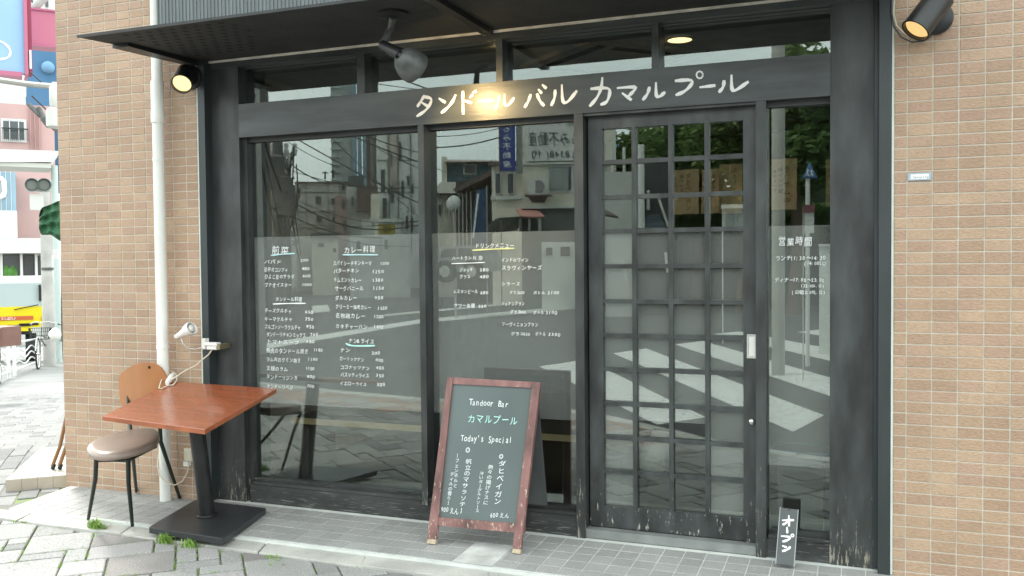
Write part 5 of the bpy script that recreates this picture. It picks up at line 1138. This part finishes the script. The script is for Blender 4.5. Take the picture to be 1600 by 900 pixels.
F.blk(826, 281, 857, 306, .5, .35, 'casing', WH, acn); c_ = F.p(842, 293.5, .51); MB().lathe(flip(c_), (0, 1, 0), [(0, .21), (.02, .21)], 20).build('fan_grille', cmat('dark_grille', (.2,.2,.2)), acn)
F.blk(821, 306, 862, 308, .55, .4, 'bracket', BRN, acn)
MB().poly(F.m([F.p(826, 308, .5), F.p(857, 308, .5), F.p(850, 317, .1), F.p(832, 317, .1)]), (0, .03, 0)).build('bracket_stay', BRN, acn)
F2 = Fac(768, 816, 256, 440, 31, ang=-.3686+.25, mir=True); F2.blk(768, 258, 816, 440, 0, 4, 'side_wall', CRM, k1, zb=Z0)
for x0, x1 in ((774, 784), (793, 804)): F2.blk(x0, 270, x1, 304, .08, .1, 'window', FRM, k1); F2.blk(x0+1.5, 272, x1-1.5, 302, .1, .05, 'pane', GLS, k1)
F2.blk(768, 306, 816, 312, .1, .3, 'ledge', GREY, k1); F2.blk(766, 254, 818, 259, .3, 4, 'roof_edge', BRN, k1)
aws = empty('red_awning', 'small faded red awning reflected over the shutter', 'awning'); MB().poly(F.m([F.p(806, 329, .1), F.p(838, 329, .1), F.p(852, 342, 1.0), F.p(818, 343, 1.0)]), (0, 0, .05)).build('cloth', cmat('faded_red', (.42,.20,.17)), aws)
for x in (812, 826, 842): F.blk(x, 343, x+4, 362, .6, .3, 'flower_pot', WH, aws)
vs_ = empty('vertical_sign', 'blue vertical shop sign with white characters reflected at the top of the middle window', 'sign')
F3 = Fac(778, 805, 150, 268, 26, mir=True); F3.blk(780, 150, 804.5, 267, 0, .2, 'sign_box', cmat('deep_blue', (.035,.055,.24), rough=.4), vs_); F3.blk(778.5, 150, 780, 268, .02, .24, 'edge', cmat('rusty_edge', (.25,.15,.10)), vs_)
for i, c in enumerate('るみ不動産'):
    a = flip(F3.p(799.5, 201+i*13.8, .02)); t = MB(); sz = 12.5/FPX*26; d_ = flip(F3.p(785, 201+i*13.8, .02))-a; write(t, c, a-Z*sz*.38, d_, (0, 0, 1), sz, width=d_.length, nrm=(0, .012, 0), jit=0); t.build('lettering', M['white'], vs_)
F3.blk(806, 150, 816, 268, -.3, .2, 'second_panel', cmat('grey_panel', (.33,.34,.32)), vs_)
# houses beyond in the middle window
F, h1_ = mbuild('weathered house with striped tin roof and blue wall reflected in the middle window', 697, 772, 255, 330, 42, cmat('blue_wall_board', (.11,.18,.21)), [(724, 257, 744, 273)], zb=Z0)
MB().hexa(F.m([F.p(695, 256, 1), F.p(782, 256, 1), F.p(782, 256, -5), F.p(695, 256, -5), F.p(697, 243, -1.6), F.p(776, 244, -1.6), F.p(776, 244, -2.4), F.p(697, 243, -2.4)])).build('roof', cmat('striped_tin', (.20,.15,.12), col2=(.42,.40,.36), scale=1.6, stretch=(2,2,.05), thr=(.45,.55)), h1_)
F.blk(690, 246, 698, 290, .3, 4, 'gable', CRM, h1_)
F, h2_ = mbuild('low tiled roof house reflected below the striped roof', 676, 742, 303, 400, 38, CRM, [(684, 320, 690, 336)], zb=Z0)
MB().hexa(F.m([F.p(674, 304, .8), F.p(745, 304, .8), F.p(745, 304, -3), F.p(674, 304, -3), F.p(688, 281, -1), F.p(736, 281, -1), F.p(736, 281, -2), F.p(688, 281, -2)])).build('roof', cmat('pale_roof_tiles', (.26,.25,.22), var=.3, scale=6), h2_)
F, h3_ = mbuild('dark wooden shed reflected behind the blue banner', 712, 770, 282, 420, 33, cmat('dark_boards', (.07,.065,.06), var=.4, scale=3, stretch=(3,3,.2)), [], zb=Z0, thick=4)
MB().poly(F.m([F.p(708, 298, .8), F.p(768, 268, .8), F.p(770, 276, .8), F.p(712, 303, .8)]), (0, -3.0, 0)).build('roof', BRN, h3_)
for x in (716, 722, 728, 735): F.blk(x, 300, x+1.4, 400, .3, .1, 'post', GREY, h3_)
bn = empty('blue_banner', 'tall blue banner flag with white lettering reflected in the middle window', 'banner'); F = Fac(738, 765, 295, 400, 27, mir=True)
MB().poly(F.m([F.p(744, 298), F.p(760, 294), F.p(760, 385), F.p(737, 388), F.p(738, 350)]), (0, .02, 0)).build('cloth', cmat('banner_blue', (.035,.075,.15)), bn)
MB().poly([v+Vector((0, .012, 0)) for v in F.m([F.p(746, 303, .02), F.p(749, 303, .02), F.p(741, 372, .02), F.p(738.5, 372, .02)])], (0, .02, 0)).build('white_lettering', M['white'], bn)
MB().tube([flip(F.p(760.5, 290)), Vector((*flip(F.p(760.5, 400)).xy, Z0))], .02, 8).build('pole', M['pole'], bn)
mrr = empty('traffic_mirror', 'round traffic mirror on a post reflected beside the wooden shed', 'traffic mirror'); c_ = vd(709, 318, 24)
MB().lathe(c_, (0, .8, .1), [(0, .20), (.03, .21), (.06, .19), (.09, .01)], 20).build('mirror_face', GREY, mrr, smooth=60); MB().tube([c_, (c_.x, c_.y-.05, Z0)], .035, 8).build('post', M['pole'], mrr)
tpl = empty('tarp_shed', 'curved grey tarpaulin shelter reflected low in the middle window', 'shelter'); F = Fac(750, 815, 340, 420, 27, mir=True)
pts = [F.p(752+i*3.4, 366-26*math.sin(min(1, i/9)*PI/2), 0) for i in range(10)]+[F.p(800, 339)]; q = F.m(pts); MB().add(q+[v+Vector((0, -3, .2)) for v in q], [(i, i+1, len(q)+i+1, len(q)+i) for i in range(len(q)-1)]).build('cover', cmat('tarpaulin', (.22,.24,.22), var=.3, scale=3), tpl)
F.blk(782, 345, 784, 420, 0, .1, 'post', BRN, tpl, zb=Z0)
# parked van
vn = empty('parked_van', 'pale grey van parked across the street, reflected in the middle window', 'van'); F = Fac(683, 745, 384, 432, 24, mir=True, ang=-.3686+.1)
VP = cmat('van_paint', (.30,.33,.33), rough=.3)
def vprof(pts, w0, w1, nm, mt): q = F.m([F.p(x, y, w0) for x, y in pts]); MB().poly(q, Vector((0, -(w1), 0))).build(nm, mt, vn)
vprof([(683, 425), (682, 404), (687, 391), (694, 385), (738, 384), (744, 392), (748, 408), (748, 425)], 0, 1.6, 'body', VP)
vprof([(688, 402), (691, 392), (696, 389), (712, 388), (712, 402)], .02, .03, 'side_window', GLS); vprof([(716, 402), (716, 388), (735, 388), (740, 402)], .02, .03, 'side_window', GLS)
for x in (695, 736):
    w_ = MB().lathe(flip(F.p(x, 424, .05)), (0, -1, 0), [(0, .30), (.2, .30)], 20).build('wheel', bpy.data.materials['tyre'], vn, smooth=50); MB().lathe(flip(F.p(x, 424, .06)), (0, -1, 0), [(0, .16), (.02, .16)], 16).build('hub_cap', M['chrome'], w_)
vprof([(683, 412), (748, 412), (748, 414), (683, 414)], .03, .05, 'trim_strip', BRN)
# small houses and wall behind the film
F, w1_ = mbuild('long pale boundary wall reflected below the trees', 1000, 1420, 368, 425, 30, cmat('boundary_wall', (.42,.41,.36)), [], zb=Z0, thick=.3, name='boundary_wall', cat='wall'); F.blk(1000, 364, 1420, 369, .08, .5, 'coping', GREY, w1_)
F, w2_ = mbuild('pale panelled wall reflected low behind the middle window', 846, 905, 378, 425, 28, PGR, [(852, 386, 864, 400), (874, 384, 892, 402)], zb=Z0, thick=.3, name='panel_wall', cat='wall')
F, sh = mbuild('pale corrugated metal shed reflected in the left door panes', 940, 993, 269, 425, 24, cmat('corrugated_pale', (.50,.50,.47)), [], zb=Z0, thick=5, name='metal_shed', cat='shed')
cr = MB()
for k in range(18):
    a = F.p(941+k*2.9, 269, .04); q = [flip(Vector((a.x, a.y, zz))) for zz in (Z0, F.p(960, 269).z)]; cr.tube(q, .035, 4)
tag(cr.build('corrugations', cmat('corrugated_pale', (.5,.5,.47)), sh), kind='stuff')
MB().poly(F.m([F.p(938, 338, 1), F.p(966, 344, 1), F.p(966, 341, 1), F.p(938, 326, 1)]), (0, 1.2, 0)).build('lean_to_roof', BRN, sh)
F, bh = mbuild('dark roofed house with blue tarpaulin reflected above the metal shed', 930, 1000, 232, 300, 38, cmat('slate_blue', (.07,.10,.13)), [], zb=Z0, thick=5)
MB().hexa(F.m([F.p(925, 262, .6), F.p(1004, 262, .6), F.p(1004, 262, -5), F.p(925, 262, -5), F.p(935, 226, -1), F.p(955, 232, -1), F.p(955, 232, -2), F.p(935, 226, -2)])).build('roof', cmat('slate_roof', (.075,.10,.12)), bh)
hl_ = MB().hexa([flip(v) for v in [atd(860, 262, 160), atd(1010, 262, 160), atd(1010, 262, 200), atd(860, 262, 200), atd(905, 205, 175), atd(955, 205, 175), atd(955, 205, 185), atd(905, 205, 185)]]).build('blue_hill', cmat('hazy_hill', (.10,.22,.30))); tag(hl_, kind='structure')
F, dk = mbuild('dark gateway with stairs reflected in the second column of door panes', 996, 1054, 256, 425, 25, cmat('dark_gate', (.045,.05,.05)), [], zb=Z0, thick=1, name='gateway', cat='gateway')
for k in range(5): F.blk(1010-k*1.2, 336+k*5, 1032+k*1.8, 339.5+k*5, .3+.25*k, .4, 'stair_step', cmat('slate_step', (.12,.15,.17)), dk)
MB().tube([flip(F.p(1028, 312, 1.6)), flip(F.p(1043, 358, 1.7))], .035, 6).build('handrail', M['pole'], dk); MB().tube([flip(F.p(1013, 300, .6)), flip(F.p(1013, 330, .6))], .05, 6).build('downpipe', WH, dk)
def mpost(x, y0, y1, d, r, label, m_, name='pole', cat='post'):
    a, b = vd(x, y0, d), vd(x, y1, d); return tag(MB().tube([(a.x, a.y, b.z if y1 < 430 else Z0), a], r, 12).build(name, m_, None, smooth=60), label, cat)
mpost(1001.5, 226, 356, 15, .055, 'white post with cap reflected in the second column of door panes', WH)
mpost(957, 226, 270, 18, .03, 'thin grey post reflected in the top left door pane', GREY); mpost(975, 230, 270, 18, .03, 'second thin grey post reflected in the top left door pane', GREY)
for i, (x0, y0, x1, y1) in enumerate(((972, 404, 979, 440), (1040, 394, 1043, 426))): tag(MB().tube([vd(x0, y0, 13), vd(x1, y1, 13)], .02, 8).build('marker_post', WH, None), ['leaning white marker post reflected in the left column of the door', 'white marker post reflected near the middle bar of the door'][i], 'post')
ib = empty('information_box', 'white notice box on a post reflected in the right column of the door', 'notice box'); F = Fac(1127, 1165, 320, 358, 16, mir=True)
F.blk(1127, 320, 1168, 326, .12, .4, 'roof', WH, ib); F.blk(1128, 326, 1166, 358, 0, .25, 'case', GREY, ib); F.blk(1132, 328, 1150, 355, .02, .03, 'notice', WH, ib); F.blk(1133.2, 329.5, 1148.8, 353.5, .03, .02, 'notice_text', cmat('grey_print', (.30,.32,.30), var=.4, scale=30), ib); F.blk(1128, 358, 1130, 420, 0, .05, 'leg', WH, ib, zb=Z0); F.blk(1164, 358, 1166, 420, 0, .05, 'leg', WH, ib, zb=Z0)
mpost(1216, -60, 500, 11.5, .085, 'thick pale utility pole reflected in the narrow right window', M['pole'], 'utility_pole', 'utility pole')
cx2 = empty('crossing_sign', 'blue triangle pedestrian crossing sign on a pale pole reflected in the narrow window', 'traffic sign'); F = Fac(1253, 1277, 252, 279, 12.5, mir=True)
MB().poly(F.m([F.p(1265, 252, .05), F.p(1277, 279, .05), F.p(1253, 279, .05)]), (0, -.02, 0)).build('plate', cmat('sign_blue', (.05,.13,.30), rough=.4), cx2)
MB().poly([v+Vector((0, .004, 0)) for v in F.m([F.p(1265, 256, .05), F.p(1274, 277, .05), F.p(1256, 277, .05)])], (0, .004, 0)).build('white_triangle', cmat('sign_pale', (.30,.42,.58)), cx2)
MB().poly([v+Vector((0, .010, 0)) for v in F.m([F.p(1265, 258.5, .05), F.p(1273, 276.3, .05), F.p(1257, 276.3, .05)])], (0, .004, 0)).build('blue_triangle', cmat('sign_blue', (.05,.13,.30)), cx2)
for k, s in enumerate((((1262,264),(1262,270),(1260,275)), ((1262,270),(1264,275)), ((1268,266),(1268,271),(1267,275)), ((1268,271),(1270,275)), ((1260,268),(1265,267)), ((1266,269),(1270,268)))): MB().ribbon([flip(F.p(x, y, .07)) for x, y in s], (0, 1, 0), .012).build('figure', M['white'], cx2)
a = vd(1262, 278, 12.5); MB().tube([(a.x, a.y, Z0), (a.x, a.y, a.z)], .03, 10).build('pole', WH, cx2, smooth=60)
bs2 = empty('bus_stop_sign', 'white timetable board with dark red head reflected in front of the sign pole', 'bus stop'); F = Fac(1253, 1274, 321, 367, 11, mir=True)
F.blk(1257, 332, 1272, 364, 0, .06, 'timetable', WH, bs2); F.blk(1255, 320, 1273, 332, .02, .08, 'head', cmat('dark_red_head', (.16,.06,.07)), bs2); F.blk(1254, 324, 1256, 440, .0, .05, 'post', M['pole'], bs2, zb=Z0)
for k in range(4): F.blk(1259, 336+7*k, 1270, 338+7*k, .005, .01, 'printed_line', GREY, bs2)
wb = empty('white_cabinet', 'white roadside cabinet reflected at the right edge of the narrow window', 'cabinet'); F = Fac(1279, 1325, 382, 440, 14, mir=True); F.blk(1280, 384, 1325, 430, 0, .4, 'case', PGR, wb, zb=Z0); F.blk(1279, 381, 1327, 385, .05, .5, 'lid', WH, wb)
dt = empty('reflected_shop_row', 'grey two storey shop row reflected behind the left menu', 'building')
# ---- trees
def tree(px, pyt, pyb, wpx, d, label, lm, n=3800, seed=1, leaf=.22):
    rt_ = empty('tree', label, 'tree', 'trees reflected above the boundary wall'); r_ = random.Random(seed); base_ = vd(px, 420, d); base_.z = Z0; top = vd(px, pyt, d).z; bot = vd(px, pyb, d).z; R_ = wpx/FPX*d/2; H2 = (top-bot)/2; cz = (top+bot)/2
    MB().tube([base_, base_+Z*(bot-Z0)*.6+Vector((.1, 0, 0)), Vector((base_.x, base_.y, cz))], [.22, .17, .08], 10).build('trunk', M['bark'], rt_, smooth=60)
    lb = MB(); cl_ = []
    for k in range(26):
        a = r_.uniform(0, 2*PI); q = r_.uniform(.35, .95); c_ = Vector((base_.x+math.cos(a)*R_*q, base_.y+math.sin(a)*R_*q*.8, cz+H2*r_.uniform(-.8, .85)*(1.1-q*.5))); cl_.append((c_, r_.uniform(.22, .42)*min(R_, H2*1.3)))
        lb.tube([Vector((base_.x, base_.y, bot+(cz-bot)*.5)), c_.lerp(Vector((base_.x, base_.y, c_.z)), .5)+Z*.1, c_], [.07, .045, .015], 6)
    lb.build('limbs', M['bark'], rt_)
    mb = MB(); P_ = []
    for i in range(n):
        c_, rad = r_.choice(cl_); v = Vector((r_.gauss(0, 1), r_.gauss(0, 1), r_.gauss(0, 1))).normalized()*rad*(r_.random()**.4)*1.25; p = c_+v
        u = Vector((r_.uniform(-1, 1), r_.uniform(-1, 1), r_.uniform(-.6, .6))).normalized(); w_ = u.cross(Vector((r_.uniform(-1, 1), r_.uniform(-1, 1), 1))).normalized(); s_ = leaf*r_.uniform(.6, 1.3)
        mb.add([p-u*s_*.6, p+w_*s_*.35, p+u*s_*.6, p-w_*s_*.35], [(0, 1, 2, 3)])
    me = mb.mesh('crown'); me.materials.append(lm); link('crown', me, rt_)
tree(1010, 185, 340, 130, 30, 'leafy tree reflected in the second column of door panes', M['leaf'], 6000, seed=2)
tree(1085, 140, 345, 150, 27, 'dark leafy tree reflected at the top centre of the door', M['leaf2'], 7000, 3)
tree(1160, 110, 345, 150, 25, 'bright leafy tree reflected at the top right of the door', M['leaf'], 8000, 4)
tree(1240, 50, 345, 150, 24, 'tall leafy tree reflected behind the utility pole', M['leaf'], 9000, 5)
tree(1320, 40, 345, 160, 22, 'broad dark tree reflected at the right edge of the narrow window', M['leaf2'], 9000, 6)
hd_ = empty('hedge', 'low dark hedge reflected below the paper menus', 'hedge'); mb = MB(); rr = random.Random(9)
for i in range(5200):
    p = vd(rr.uniform(1050, 1330), rr.uniform(318, 372), 27+rr.uniform(-.8, .8)); u = Vector((rr.uniform(-1, 1), rr.uniform(-1, 1), rr.uniform(-.6, .6))).normalized()*.10; w_ = u.orthogonal().normalized()*.07; mb.add([p-u, p+w_, p+u, p-w_], [(0, 1, 2, 3)])
me = mb.mesh('foliage'); me.materials.append(M['leaf2']); link('foliage', me, hd_)
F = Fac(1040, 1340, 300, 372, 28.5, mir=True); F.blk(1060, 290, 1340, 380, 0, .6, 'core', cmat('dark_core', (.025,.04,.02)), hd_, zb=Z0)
bpy.data.objects.remove(dt)
